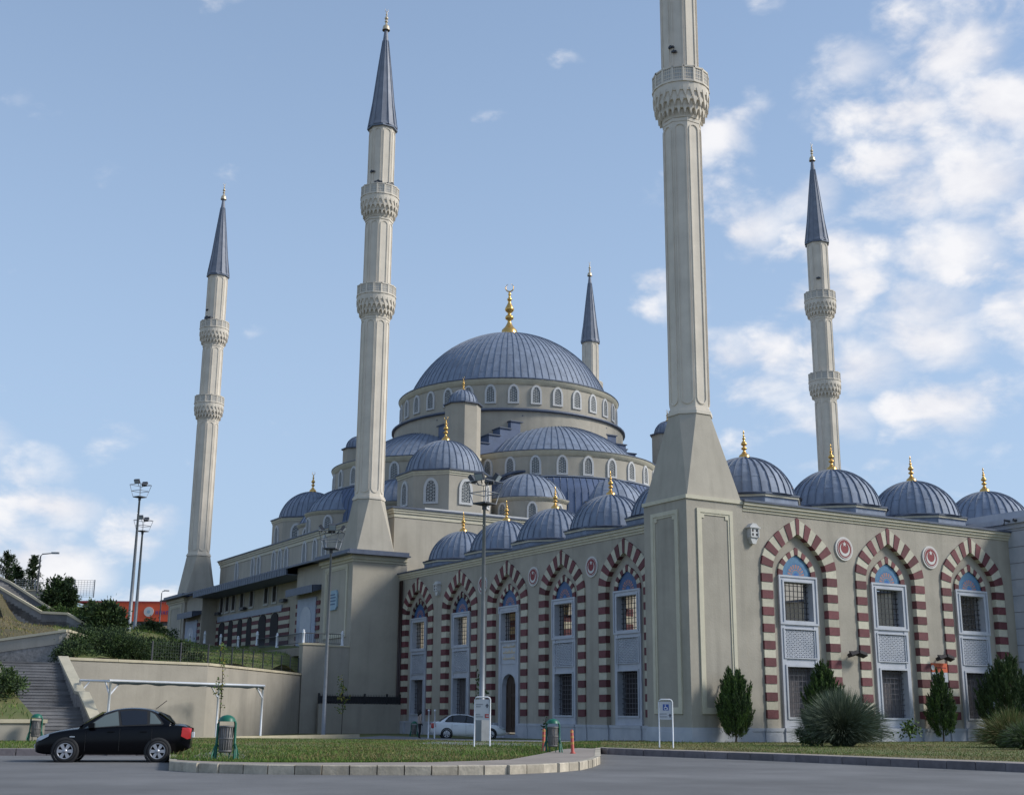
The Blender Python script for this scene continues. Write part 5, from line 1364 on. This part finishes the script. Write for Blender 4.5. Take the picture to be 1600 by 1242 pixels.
# ------------------------------------------------------------------ cars
def loft(m, sections, mi=0, close=True):
    n = len(sections[0]); vs = [p for s in sections for p in s]
    fs = [(j*n+i, j*n+i+1, (j+1)*n+i+1, (j+1)*n+i) for j in range(len(sections)-1) for i in range(n-1)]
    if close: fs += [tuple(range(n-1, -1, -1)), tuple(range((len(sections)-1)*n, len(sections)*n))]
    m.add(vs, fs, mi, True)
def car(name, label, x, y, z, rz, paint, L=4.28, front_glass='carglass_l'):
    t = thing(name, label, 'car', (x, y, z), rz); B = MW[t]
    def put(m, nm, ms, par=None, lab=None):
        q = MB().merge(m, B); return q.part(nm, ms, par or t, label=lab)
    s = L/4.28
    # stations: x, half width, underside, shoulder height
    ST = [(-2.14, .62, .42, .80), (-2.10, .72, .36, .90), (-1.98, .79, .30, .985), (-1.70, .825, .25, 1.02), (-1.25, .84, .20, 1.0), (-.7, .845, .20, .965), (0, .845, .20, .935), (.6, .84, .20, .915), (.95, .835, .20, .90), (1.30, .825, .20, .86), (1.65, .80, .20, .795), (1.92, .74, .22, .70), (2.06, .65, .25, .62), (2.14, .50, .30, .54)]
    secs = []
    for x_, w, zb, zs in ST:
        half = [(w*.86, zb), (w*.965, zb+.07), (w, zb+(zs-zb)*.38), (w*.992, zb+(zs-zb)*.66), (w*.965, zs-.055), (w*.90, zs-.012), (w*.5, zs+.018), (0, zs+.026)]
        ring = [(-a, b) for a, b in half] + [(a, b) for a, b in reversed(half[:-1])]
        secs.append([(x_*s, a, b) for a, b in ring])
    m = MB(); loft(m, secs)
    body = put(m, 'body', [M[paint]])
    sub = body.modifiers.new('smooth', 'SUBSURF'); sub.levels = 1; sub.render_levels = 2
    # cabin: roof panel, pillars and glass
    RF = [(1.02, .90, .905), (.62, 1.14, .74), (.30, 1.33, .655), (-.05, 1.425, .615), (-.5, 1.455, .605), (-.95, 1.42, .61), (-1.2, 1.31, .655), (-1.45, 1.14, .735), (-1.66, 1.01, .80)]
    cab = []
    for x_, zr, _ in RF:
        base = float(np.interp(x_, [p[0] for p in ST], [p[3] for p in ST]))-.03; h = max(.02, zr-base); wt = .775-.235*min(1, h/.50); wb = .775
        half = [(wb, base), (wb-(wb-wt)*.55, base+h*.55), (wt+.015, zr-.05*min(1, h/.2)), (wt-.06, zr-.006), (wt*.5, zr+.012), (0, zr+.018)]
        ring = [(-a, b) for a, b in half]+[(a, b) for a, b in reversed(half[:-1])]; cab.append([(x_*s, a, b) for a, b in ring])
    m = MB(); loft(m, cab); cabin = put(m, 'roof', [M[paint]]); sub = cabin.modifiers.new('smooth', 'SUBSURF'); sub.levels = 1; sub.render_levels = 2
    def side(x_, f):                   # a point on the cabin's flank at height fraction f
        zr = float(np.interp(-x_, [-p[0] for p in RF], [p[1] for p in RF])); base = float(np.interp(x_, [p[0] for p in ST], [p[3] for p in ST]))-.03; h = zr-base
        wt = .775-.235*min(1, h/.50); w = .775-(.775-wt)*f*1.0; return (x_*s, w+.012, base+h*f)
    wins = [('front_window', [(.80, .12), (.52, .62), (.27, .80), (-.06, .87), (-.14, .13)], front_glass), ('rear_window', [(-.22, .13), (-.12, .86), (-.5, .875), (-.86, .86), (-.90, .14)], 'carglass'), ('quarter_window', [(-.97, .15), (-.95, .84), (-1.08, .80), (-1.29, .30), (-1.26, .18)], front_glass)]
    for sd_ in (1, -1):
        P3 = [side(a, b) for a, b in ((.84, .08), (.55, .66), (.28, .87), (-.1, .93), (-.5, .94), (-.95, .92), (-1.14, .86), (-1.36, .24), (-1.30, .09), (-.4, .08))]
        v = [(a, sd_*(b-.004), c) for a, b, c in P3]; m = MB(); m.add(v, [tuple(range(len(v))) if sd_ < 0 else tuple(range(len(v)-1, -1, -1))], 0); put(m, 'window_trim', [M['rubber']])
    for nm, poly, gm in wins:
        for sd_ in (1, -1):
            P3 = [side(a, b) for a, b in poly]; m = MB(); v = [(a, sd_*b, c) for a, b, c in P3]; c = tuple(np.mean(v, axis=0))
            c = (c[0], c[1]+sd_*.012, c[2]); m.add([c]+v, [((0, 1+i, 1+(i+1) % len(v)) if sd_ < 0 else (0, 1+(i+1) % len(v), 1+i)) for i in range(len(v))], 0, True); put(m, nm, [M[gm]])
    for nm, a, b in (('windscreen', (.97, .90), (.36, 1.325)), ('rear_screen', (-1.64, 1.03), (-1.17, 1.345))):
        m = MB(); sg = 1 if a[0] > 0 else -1; o = .012
        wa, wb = .70, .53
        m.add([(a[0]*s+sg*o, -wa, a[1]+o), (a[0]*s+sg*o, wa, a[1]+o), (b[0]*s+sg*o, wb, b[1]+o), (b[0]*s+sg*o, -wb, b[1]+o), ((a[0]+b[0])/2*s+sg*(o+.05), 0, (a[1]+b[1])/2+o+.05)], [(0, 1, 4), (1, 2, 4), (2, 3, 4), (3, 0, 4)], 0, True); put(m, nm, [M['carglass']])
    wheels = []
    for wx, front in ((1.26, 1), (-1.24, 0)):
        for sd_ in (1, -1):
            W_ = Matrix.Translation((wx*s, sd_*.745, .298)) @ Matrix.Rotation(pi/2, 4, 'X') @ (Matrix.Identity(4) if sd_ < 0 else Matrix.Rotation(pi, 4, 'X'))
            q = MB(); q.lathe([(.365, -.2), (.365, .094), (.30, .094)], 24); put(MB().merge(q, W_), 'wheel_arch', [M['rubber']])  # black ring painted in place of the shaded gap round the wheel
            q = MB(); q.lathe([(.19, -.09), (.275, -.10), (.298, -.07), (.298, .06), (.283, .098), (.215, .104), (.20, .09)], 28); ty = put(MB().merge(q, W_), 'wheel', [M['rubber']])
            q = MB(); q.lathe([(.21, .098), (.195, .106), (.185, .085), (.185, .02)], 28); q.lathe([(.06, .08), (.055, .108), (0, .112)], 14)
            q.lathe([(.186, .022), (0, .022)], 20, mi=1)
            for i in range(6):
                a = pi*i/3; c_, s_ = cos(a), sin(a); n_ = (-s_, c_)
                q.add([(c_*r+n_[0]*w, s_*r+n_[1]*w, zz) for r, w, zz in ((.04, .03, .10), (.19, .048, .10), (.19, -.048, .10), (.04, -.03, .10), (.04, .03, .06), (.19, .048, .06), (.19, -.048, .06), (.04, -.03, .06))], [(0, 3, 2, 1), (0, 1, 5, 4), (2, 3, 7, 6)])
            put(MB().merge(q, W_), 'rim', [M['alloy'], M['rubber']], ty)
    for sd_ in (1, -1):
        m = MB(); m.add([(2.085*s, sd_*.52, .60), (1.98*s, sd_*.66, .68), (1.72*s, sd_*.765, .755), (1.74*s, sd_*.785, .68), (1.95*s, sd_*.735, .575), (2.07*s, sd_*.62, .53), (2.06*s, sd_*.66, .615)], [(0, 1, 6), (1, 2, 6), (2, 3, 6), (3, 4, 6), (4, 5, 6), (5, 0, 6)]); put(m, 'headlight', [M['clear_lamp']])
        m = MB(); m.add([(-2.05*s, sd_*.775, .93), (-1.88*s, sd_*.832, .93), (-1.86*s, sd_*.845, .70), (-2.03*s, sd_*.80, .62), (-2.12*s, sd_*.70, .64), (-2.14*s, sd_*.66, .90), (-2.115*s, sd_*.775, .78)], [(0, 1, 6), (1, 2, 6), (2, 3, 6), (3, 4, 6), (4, 5, 6), (5, 0, 6)]); put(m, 'tail_light', [M['red_lamp']])
        m = MB(); m.box(.50, .66, sd_*.86-.09, sd_*.86+.09, .92, 1.04); mr = put(m, 'wing_mirror', [M[paint]])
        m = MB(); m.box(1.0, 1.13, sd_*.838-.012, sd_*.838+.012, .66, .69); put(m, 'side_repeater', [M['clear_lamp']])
        for hx in (-.02, -.88): m = MB(); m.box(hx, hx+.18, sd_*.845-.02, sd_*.845+.02, .80, .83); put(m, 'door_handle', [M[paint]])
        for lx in (.72, -.17, -1.02): m = MB(); m.box(lx-.004, lx+.004, sd_*.845-.004, sd_*.845+.004, .30, .90); put(m, 'door_gap', [M['rubber']])
    m = MB(); m.box(-2.19*s, -2.13*s, -.27, .27, .66, .80); put(m, 'number_plate', [M['wpaint']])
    m = MB(); m.box(2.11*s, 2.17*s, -.27, .27, .36, .47); put(m, 'number_plate', [M['wpaint']])
    m = MB(); m.tube([(-1.05*s, 0, 1.42), (-1.35*s, 0, 1.66)], .010, 5); put(m, 'aerial', [M['rubber']])
    return t
cf, crr = Vector((-30.02, -10.35, 0)), Vector((-27.72, -11.15, 0)); hd = atan2((cf-crr).y, (cf-crr).x)
cc_ = (cf+crr)/2 + Vector((-sin(hd), cos(hd), 0))*-.62
car('parked_car', 'black saloon car with silver wheels parked at the road edge on the left', cc_.x, cc_.y, ROADZ, hd, 'carblack', 4.16)
wa_ = atan2(rh.y, rh.x)+.10
car('parked_car', 'white saloon car with dark windows parked at the foot of the shaded wing', -.05+.5, 22.4, .09, wa_, 'carwhite', 4.6, 'carglass')

# ------------------------------------------------------------------ the person beside the white car
def person(x, y, z, rz, H):
    me = bpy.data.meshes.new('person')
    k = H/1.70
    V_ = [(0, 0, .92), (0, .0, 1.10), (.01, 0, 1.30), (.02, 0, 1.43), (.03, 0, 1.52), (.05, 0, 1.62), (.03, 0, 1.70),
          (0, .09, .86), (.03, .10, .48), (-.02, .10, .10), (.10, .11, .03), (0, -.09, .86), (.02, -.10, .48), (-.04, -.10, .10), (.08, -.11, .03),
          (.01, .18, 1.38), (.0, .24, 1.12), (.10, .21, .92), (.14, .19, .82), (.01, -.18, 1.38), (.0, -.24, 1.12), (.10, -.21, .92), (.14, -.19, .82)]
    E_ = [(0, 1), (1, 2), (2, 3), (3, 4), (4, 5), (5, 6), (0, 7), (7, 8), (8, 9), (9, 10), (0, 11), (11, 12), (12, 13), (13, 14), (3, 15), (15, 16), (16, 17), (17, 18), (3, 19), (19, 20), (20, 21), (21, 22)]
    Rr = [.15, .14, .16, .12, .055, .095, .085, .10, .065, .042, .045, .10, .065, .042, .045, .065, .048, .036, .03, .065, .048, .036, .03]
    me.from_pydata([tuple(c*k for c in v) for v in V_], E_, [])
    o = link(bpy.data.objects.new('person', me)); o.location = (x, y, z); o.rotation_euler = (0, 0, rz)
    o['label'] = 'person with dark hair in a beige top and dark trousers standing behind the white car'; o['category'] = 'person'
    sk = o.modifiers.new('skin', 'SKIN'); 
    for i, r in enumerate(Rr): me.skin_vertices[0].data[i].radius = (r*k, r*k)
    me.skin_vertices[0].data[0].use_root = True
    o.modifiers.new('smooth', 'SUBSURF').levels = 2
    m = bpy.data.materials.new('figure'); m.use_nodes = True; t = m.node_tree; bs = t.nodes['Principled BSDF']; bs.inputs['Roughness'].default_value = .85
    tc_ = N(t, 'ShaderNodeTexCoord'); sp = N(t, 'ShaderNodeSeparateXYZ'); t.links.new(tc_.outputs['Object'], sp.inputs[0])
    rp = N(t, 'ShaderNodeValToRGB'); rp.color_ramp.interpolation = 'CONSTANT'; mv = N(t, 'ShaderNodeMapRange'); mv.inputs[2].default_value = 1.8*k
    t.links.new(sp.outputs['Z'], mv.inputs[0]); t.links.new(mv.outputs[0], rp.inputs[0])
    el = rp.color_ramp.elements; el[0].color = (.012, .012, .016, 1); el[1].position = .95/1.8; el[1].color = (.36, .29, .25, 1)
    e = el.new(1.47/1.8); e.color = (.36, .21, .15, 1)
    t.links.new(rp.outputs[0], bs.inputs['Base Color']); me.materials.append(m)
    MW[o] = TR(x, y, z, rz)
    h = MB(); h.lathe([(0, -.13), (.10, -.10), (.125, 0), (.105, .09), (.04, .125), (0, .13)], 12); h.lathe([(.05, -.3), (.10, -.2), (.10, -.05)], 10, (-.06, 0))
    hm_ = MB().merge(h, MW[o] @ Matrix.Translation((.015*k, 0, 1.65*k)) @ Matrix.Scale(k, 4)); hm_.part('hair', [M['hair']], o)
    for sy in (.035, -.035):
        f = MB(); f.lathe([(0, -.012), (.012, 0), (0, .012)], 6); MB().merge(f, MW[o] @ Matrix.Translation((.14*k, sy*k, 1.63*k))).part('eye', [M['hair']], o)
    return o
person(-2.76, 22.6, .09, wa_+.2, 1.60)
m = MB(); ks = [(-19.2, 16.2), (-14.2, 19.2), (-9.3, 22.2), (-6.2, 23.8)]
for (xa, ya), (xb, yb) in zip(ks[:-1], ks[1:]): m.box(0, hypot(xb-xa, yb-ya), -.08, .08, -.3, .14, 0, TR(xa, ya, .21, atan2(yb-ya, xb-xa)))
struct('kerb', m, M['coping'])
# two thin white posts behind the car
for x, y, lab in ((-2.52, 21.88, 'left one of two thin white posts at the rear of the white car'), (-2.2, 21.7, 'right one of two thin white posts at the rear of the white car')):
    m = MB(); m.tube([(x, y, .05), (x, y, 1.72)], .045, 8); m.lathe([(.07, 1.72), (.07, 1.78), (0, 1.82)], 8, (x, y)); solo('white_post', m, [M['wpaint']], lab, 'post', 'thin white posts by the white car', (x, y, .05))

# ------------------------------------------------------------------ trees, shrubs and grass
rng = np.random.default_rng(11)
def blades(base, direction, length, width, mi):
    """leaf-sized diamonds; all arguments are arrays"""
    n = len(base); d = direction/np.linalg.norm(direction, axis=1, keepdims=True)
    side = np.cross(d, rng.normal(size=(n, 3))); side /= np.linalg.norm(side, axis=1, keepdims=True)+1e-9
    L = length[:, None]; w = width[:, None]
    v = np.stack([base, base+d*L*.45+side*w, base+d*L, base+d*L*.45-side*w], 1).reshape(-1, 3)
    return v, mi
def leaf_mesh(name, parts, mats):
    V = np.concatenate([p[0] for p in parts]); MI = np.concatenate([p[1] for p in parts]); n = len(MI)
    me = bpy.data.meshes.new(name); me.vertices.add(4*n); me.vertices.foreach_set('co', V.astype(np.float32).ravel())
    me.loops.add(4*n); me.loops.foreach_set('vertex_index', np.arange(4*n, dtype=np.int32))
    me.polygons.add(n); me.polygons.foreach_set('loop_start', np.arange(0, 4*n, 4, dtype=np.int32)); me.polygons.foreach_set('material_index', MI.astype(np.int32))
    for m in mats: me.materials.append(m)
    me.update(calc_edges=True); me.validate(); return me
def leaves_part(name, parts, mats, parent):
    o = link(bpy.data.objects.new(name, leaf_mesh(name, parts, mats))); o.parent = parent; MW[o] = MW[parent].copy(); return o
def thuja(x, y, z, h, r, label, name='conifer_shrub', trunk=.22, sprays=150, per=110, prof=None, mats=('leaf_a', 'leaf_b'), group='clipped conifers along the sunlit wall', lean=0):
    t = thing(name, label, 'shrub', (x, y, z), 0, group)
    prof = prof or [(0, .42), (.12, .78), (.3, 1.0), (.55, .98), (.72, .80), (.88, .52), (1, .15)]
    P = np.array(prof); parts = []
    for i in range(sprays):
        u = rng.random()**.9; rr = float(np.interp(u, P[:, 0], P[:, 1]))*r; a = rng.random()*2*pi; f = rng.random()**.35
        c = np.array([rr*f*cos(a), rr*f*sin(a), trunk+(h-trunk)*u*.90])
        dirn = np.array([cos(a)*rng.uniform(.2, .75), sin(a)*rng.uniform(.2, .75), 1.2+u]); dirn /= np.linalg.norm(dirn)
        ln = h*rng.uniform(.14, .28)
        s = rng.random(per); base = c+dirn*ln*s[:, None]+rng.normal(size=(per, 3))*.035*h*(1-s[:, None]*.8)*.5
        dd = dirn+rng.normal(size=(per, 3))*.24
        parts.append(blades(base, dd, rng.uniform(.06, .13, per)*h*.5, rng.uniform(.006, .011, per)*h*.6, (rng.random(per) < (.75 if rng.random() < .55 else .2)).astype(int)))
    leaves_part('crown', parts, [M[k] for k in mats], t)
    m = MB(); m.tube([(0, 0, -.05), (0.02, 0, trunk+.1), (0, 0, h*.5)], [.05, .045, .02], 7); m.part('trunk', [M['bark']], t, world=False)
    return t
def bush(name, x, y, z, rx, ry, rz, label, clumps=60, per=90, leaf=.11, mats=('leaf_c', 'leaf_d'), stem=.0, group=None, cat='bush', upright=0.0):
    t = thing(name, label, cat, (x, y, z), 0, group); parts = []
    for i in range(clumps):
        q = rng.normal(size=3); q /= np.linalg.norm(q); q *= rng.random()**.45
        c = np.array([q[0]*rx, q[1]*ry, stem+rz+q[2]*rz*.92]); cr = min(rx, rz)*rng.uniform(.18, .34)
        o = rng.normal(size=(per, 3)); base = c+o*cr*.55
        dd = o+np.array([0, 0, .35+upright])+q*.6
        parts.append(blades(base, dd, rng.uniform(.6, 1.3, per)*leaf, rng.uniform(.2, .36, per)*leaf, (rng.random(per) < (.8 if i % 2 else .25)).astype(int)))
    leaves_part('crown', parts, [M[k] for k in mats], t)
    m = MB()
    for k in range(4 if not stem else 2):
        a = k*1.7; m.tube([(0, 0, -.1), (cos(a)*rx*.15, sin(a)*ry*.15, stem+rz*.5), (cos(a)*rx*.5, sin(a)*ry*.5, stem+rz*1.2)], [.05+.03*rz, .04, .015], 6)
    m.part('trunk', [M['bark']], t, world=False); return t
def pampas(x, y, z, h, r, label, n=2600, mats=('pampas', 'pampas_d')):
    t = thing('pampas_grass', label, 'grass clump', (x, y, z), 0, 'tall grass clumps before the sunlit wall'); parts = []
    a = rng.random(n)*2*pi; f = rng.random(n)**.6; L = h*rng.uniform(.35, 1.1, n)*(1-.15*f)
    px, py = np.cos(a)*f*r*.35, np.sin(a)*f*r*.35; pz = np.zeros(n); bend = f*rng.uniform(.6, 1.55, n); k = 4; w = rng.uniform(.003, .007, n)
    prev = np.stack([px, py, pz], 1); d0 = np.stack([np.cos(a)*bend*.35, np.sin(a)*bend*.35, np.ones(n)], 1)
    for s in range(k):
        u = (s+1)/k; dd = np.stack([np.cos(a)*bend*(.25+.9*u), np.sin(a)*bend*(.25+.9*u), 1.05-bend*u*1.15], 1); dd /= np.linalg.norm(dd, axis=1, keepdims=True)
        parts.append(blades(prev, dd, L/k*1.25, w*(1.2-.8*u)+.004, (rng.random(n) < .5).astype(int))); prev = prev+dd*(L/k)[:, None]
    leaves_part('blades', parts, [M[k_] for k_ in mats], t); return t
thuja(1.75, -1.0, .37, 2.95, .70, 'bushy upright conifer shrub standing before the panelled face of the near minaret', sprays=300)
thuja(6.25, -2.2, .38, 3.25, 1.0, 'broad conifer shrub behind the grey green grass clump below the first sunlit arch', sprays=300, prof=[(0, .6), (.15, .95), (.35, 1), (.6, .7), (.8, .38), (1, .04)])
thuja(15.75, -.95, .36, 3.15, .60, 'narrow pointed conifer shrub below the orange notice', sprays=210, prof=[(0, .5), (.12, .85), (.35, 1), (.55, .75), (.75, .38), (1, .04)])
thuja(19.9, -1.9, .37, 3.9, 1.55, 'large dark conifer shrub at the right edge before the third sunlit arch', sprays=260, prof=[(0, .6), (.15, .95), (.4, 1), (.6, .8), (.8, .5), (1, .1)], mats=('leaf_c', 'leaf_b'))
pampas(.9, -8.6, .42, 2.2, 1.15, 'grey green tall grass clump in front of the broad conifer shrub', 15000)
bush('round_shrub', -.45, -8.2, .40, .55, .55, .45, 'dark low shrub at the left foot of the grey green grass clump', 22, 70, .10)
pampas(7.0, -12.0, .42, 1.5, 1.6, 'yellow green tall grass clump at the right edge of the lawn', 6500, ('leaf_a', 'grass_dry'))
pampas(4.6, -14.6, .42, 1.15, .95, 'low green grass clump at the far right corner of the lawn', 4500, ('leaf_a', 'pampas_d'))
def sapling(x, y, z, h, label, n=26, leaf=.16, mats=('leaf_a', 'flower'), spread=.22, group='young trees'):
    t = thing('sapling', label, 'young tree', (x, y, z), 0, group); parts = []
    for i in range(n):
        u = rng.uniform(.35, 1); per = 10; c = np.array([0, 0, h*u])+rng.normal(size=3)*np.array([spread, spread, .06])*(1.15-u*.6)
        o = rng.normal(size=(per, 3)); parts.append(blades(c+o*.06, o+np.array([0, 0, -.2]), rng.uniform(.6, 1.2, per)*leaf, rng.uniform(.25, .4, per)*leaf, (rng.random(per) < .4).astype(int)))
    leaves_part('crown', parts, [M[k] for k in mats], t)
    m = MB(); m.tube([(0, 0, 0), (.03, .02, h*.5), (0, 0, h)], [.025, .02, .006], 6)
    for i in range(5): u = .4+.1*i; a = i*2.4; m.tube([(0, 0, h*u), (cos(a)*spread, sin(a)*spread, h*(u+.12))], [.01, .003], 4)
    m.part('trunk', [M['bark']], t, world=False)
sapling(-21.0, 4.5, .42, 3.9, 'thin leaning sapling with a few leaves in front of the retaining wall', 14, .13, spread=.08)
sapling(-5.3, 28.5, .12, 3.6, 'slim sapling with yellowing leaves at the foot of the second floodlight mast', 16, .16)
sapling(8.1, -1.3, .37, .95, 'tiny sapling beside the broad conifer below the first sunlit arch', 14, .12, spread=.14)
sapling(12.2, -1.9, .37, 1.0, 'small spreading leafy plant between the two narrow conifers', 26, .17, ('leaf_a', 'leaf_c'), .32)
sapling(2.9, 25.3, .1, 4.1, 'sapling leaning over the left side of the brown door', 16, .22, ('leaf_c', 'leaf_a'), .3)
sapling(1.2, 14.6, .14, 1.2, 'short bare stem with a tuft of leaves right of the door steps', 8, .12, ('leaf_c', 'leaf_a'), .1)
# bushes on the left
bush('large_bush', -20.2, 27.6, 3.7, 3.0, 1.7, 1.25, 'big spreading dark green bush overhanging the retaining wall above the parking frame', 200, 150, .12, upright=.3)
bush('hanging_bush', -22.5, 25.6, 3.6, 1.25, 1.2, .9, 'dark straggly bush hanging at the head of the stairs', 60, 120, .12, ('leaf_d', 'leaf_c'))
bush('round_bush', -16.2, 29.5, 4.1, 1.9, 1.3, .8, 'mid green bush to the right of the big bush on the retaining wall', 50, 90, .15)
bush('green_bush', -18.3, 55.4, 7.9, 2.0, 1.3, .75, 'bright green bush behind the hillside stair', 80, 90, .22, ('leaf_a', 'leaf_c'))
bush('leafy_tree', -17.5, 58.2, 8.3, 1.25, 1.2, 1.5, 'dark leafy tree left of the shorter tree beyond the hillside stair', 70, 90, .25, stem=.6, cat='tree')
bush('leafy_tree', -16.3, 51.6, 6.5, .85, .85, 1.35, 'small dark tree beyond the lower end of the hillside stair', 55, 90, .24, stem=.4, cat='tree')
bush('round_tree', -16.5, 45.3, 6.0, 1.2, 1.15, 1.35, 'rounded dense green tree just left of the floodlight masts', 80, 100, .24, stem=.4, cat='tree')
bush('round_tree', -.9, 93, 8.4, 1.3, 1.2, 1.3, 'dark tree between the floodlight masts and the far end of the gallery', 60, 90, .24, stem=.3, cat='tree')
bush('low_bush', -7.6, 66, 7.3, 2.2, 1.6, .8, 'low dark bush at the foot of the floodlight masts', 40, 80, .2)
bush('low_bush', -11.8, 48, 5.5, 2.6, 1.5, .7, 'low green bush on the slope between the big bush and the masts', 45, 80, .18)
bush('low_bush', -28.0, 13.2, 1.9, .7, 1.5, .7, 'green bush growing over the left parapet of the stairs', 30, 80, .13, ('leaf_a', 'leaf_c'))
bush('low_bush', -28.6, 11.5, 1.8, .9, 1.2, .8, 'dark bush at the left edge above the planter wall', 30, 80, .13)
def cedar(x, y, z, h, r, label):
    t = thing('conifer_tree', label, 'tree', (x, y, z), 0, 'dark conifers on the upper road'); parts = []
    for i in range(70):
        u = rng.uniform(.12, 1); a = rng.random()*2*pi; ln = r*(1.05-u)*rng.uniform(.7, 1.15)+.15; per = 60
        s = rng.random(per); base = np.stack([np.cos(a)*ln*s, np.sin(a)*ln*s, h*u+ln*(.45*s+.25*s*s)], 1)+rng.normal(size=(per, 3))*.06
        dd = np.stack([np.full(per, cos(a)), np.full(per, sin(a)), np.full(per, .45)], 1)+rng.normal(size=(per, 3))*.55
        parts.append(blades(base, dd, rng.uniform(.12, .26, per), rng.uniform(.025, .05, per), (rng.random(per) < .7).astype(int)))
    leaves_part('crown', parts, [M['leaf_c'], M['leaf_d']], t)
    m = MB(); m.tube([(0, 0, 0), (0, 0, h*.6), (0, 0, h)], [.14, .08, .02], 7); m.part('trunk', [M['bark']], t, world=False)
cedar(-19.4, 73, 11.2, 4.1, 1.6, 'tallest dark conifer at the left edge of the upper road'); cedar(-20.8, 74.5, 11.2, 3.4, 1.5, 'dark conifer at the very left edge of the picture'); cedar(-17.3, 72, 11.0, 4.0, 1.0, 'thin leaning conifer nearest the street lamp'); cedar(-18.4, 73.4, 11.0, 3.0, 1.3, 'shorter dark conifer between the two taller ones')
cedar(-15.3, 66, 9.6, 3.0, 1.2, 'dark conifer right of the street lamp behind the pale fence')

def grass_patch(name, pts, h, w, mats, frac, droop=.35):
    n = len(pts)
    if callable(frac): frac = frac(pts)
    d = np.stack([rng.normal(size=n)*droop, rng.normal(size=n)*droop, np.ones(n)], 1)
    o = link(bpy.data.objects.new(name, leaf_mesh(name, [blades(pts, d, rng.uniform(.5, 1.3, n)*h, rng.uniform(.6, 1.2, n)*w, (rng.random(n) < frac).astype(int))], mats))); o['kind'] = 'stuff'; return o
def dryness(p): return np.clip(.42+.38*np.sin(p[:, 0]*.55+1.3*np.sin(p[:, 1]*.31))+.30*np.sin(p[:, 1]*.8+p[:, 0]*.23), .04, .96)
def patchy(l, d, s=1.0, seed=0):
    return .5+.25*np.sin(l*.9*s+seed)+.25*np.sin(d*.7*s+l*.4*s+1.7*seed)
def sample_lawn(line, n, dmin_off, dmax, bias=1.6):
    R_ = np.array(line); r = rng.uniform(R_[0, 0], R_[-1, 0], n*2); d0 = np.interp(r, R_[:, 0], R_[:, 1])+(dmin_off if not callable(dmin_off) else dmin_off(r))
    d = d0+(np.maximum(dmax-d0, .1))*rng.random(n*2)**bias; l = r*d
    keep = (rng.random(n*2) < .35+.65*patchy(l, d)) & (d > d0); r, d, l = r[keep][:n], d[keep][:n], l[keep][:n]
    z = np.array([gz(a, b) for a, b in zip(d, l)])
    return np.stack([CX+fh.x*d+rh.x*l, CY+fh.y*d+rh.y*l, z-.01], 1), l, d
pav = lambda r: np.interp(r, [-.262, -.2, -.06, -.0, .025, .04, .055, .0703], [1.3, 1.3, 2.2, 3.6, 8.0, 12.5, 13.5, 9.4])
def offroad(p):
    # keep blades off the drive
    a = np.array([(-14, 14.5), (-7.2, 0.2), (-0.8, 6.0), (-1.2, 31)]); ins = np.ones(len(p), bool)
    for i in range(4):
        e = a[(i+1) % 4]-a[i]; ins &= (e[0]*(p[:, 1]-a[i][1])-e[1]*(p[:, 0]-a[i][0])) > 0
    bld = ((p[:, 0] > -.1) & (p[:, 1] > -.1))
    return p[~ins & ~bld]
p, l, d = sample_lawn(ISL, 80000, pav, 60); p = offroad(p)
grass_patch('lawn_grass', p, .065, .009, [M['grass'], M['grass_dry']], lambda p: dryness(p)*.7)
p, l, d = sample_lawn(ISL, 2600, pav, 50); grass_patch('lawn_tufts', offroad(p), .17, .010, [M['grass'], M['grass_dry']], .3, .5)
p, l, d = sample_lawn(VERGE, 70000, 1.7, 66, 1.3); p = offroad(p)
grass_patch('lawn_grass', p, .06, .009, [M['grass'], M['grass_dry']], lambda p: np.clip(dryness(p)+.25, 0, .97))
p, l, d = sample_lawn(VERGE, 1500, 2.5, 62, 1.0); grass_patch('lawn_tufts', offroad(p), .15, .010, [M['grass'], M['grass_dry']], .4, .5)
p, l, d = sample_lawn(LEFT, 24000, .3, 52, 1.2); grass_patch('lawn_grass', p, .08, .010, [M['grass'], M['grass_dry']], .12)
n = 60000; x = rng.uniform(-45, -3.6, n); y = rng.uniform(26, 75, n); yf = np.interp(x, FX, FY); k = y > yf+.4
x, y = x[k], y[k]; dry = x < -19
zz = np.array([hz_(a, b) for a, b in zip(x, y)])
P_ = np.stack([x, y, zz-.03], 1)
grass_patch('slope_grass', P_[dry], .20, .02, [M['grass_dry'], M['grass']], .10, .6); grass_patch('terrace_grass', P_[~dry], .26, .022, [M['grass'], M['grass_dry']], .14, .5)
n = 5000; x = rng.uniform(-45, -27.9, n); y = rng.uniform(6.3, 28, n); grass_patch('bank_grass', np.stack([x, y, np.array([bank_z(a, b) for a, b in zip(x, y)])], 1), .22, .02, [M['grass'], M['grass_dry']], .3, .5)
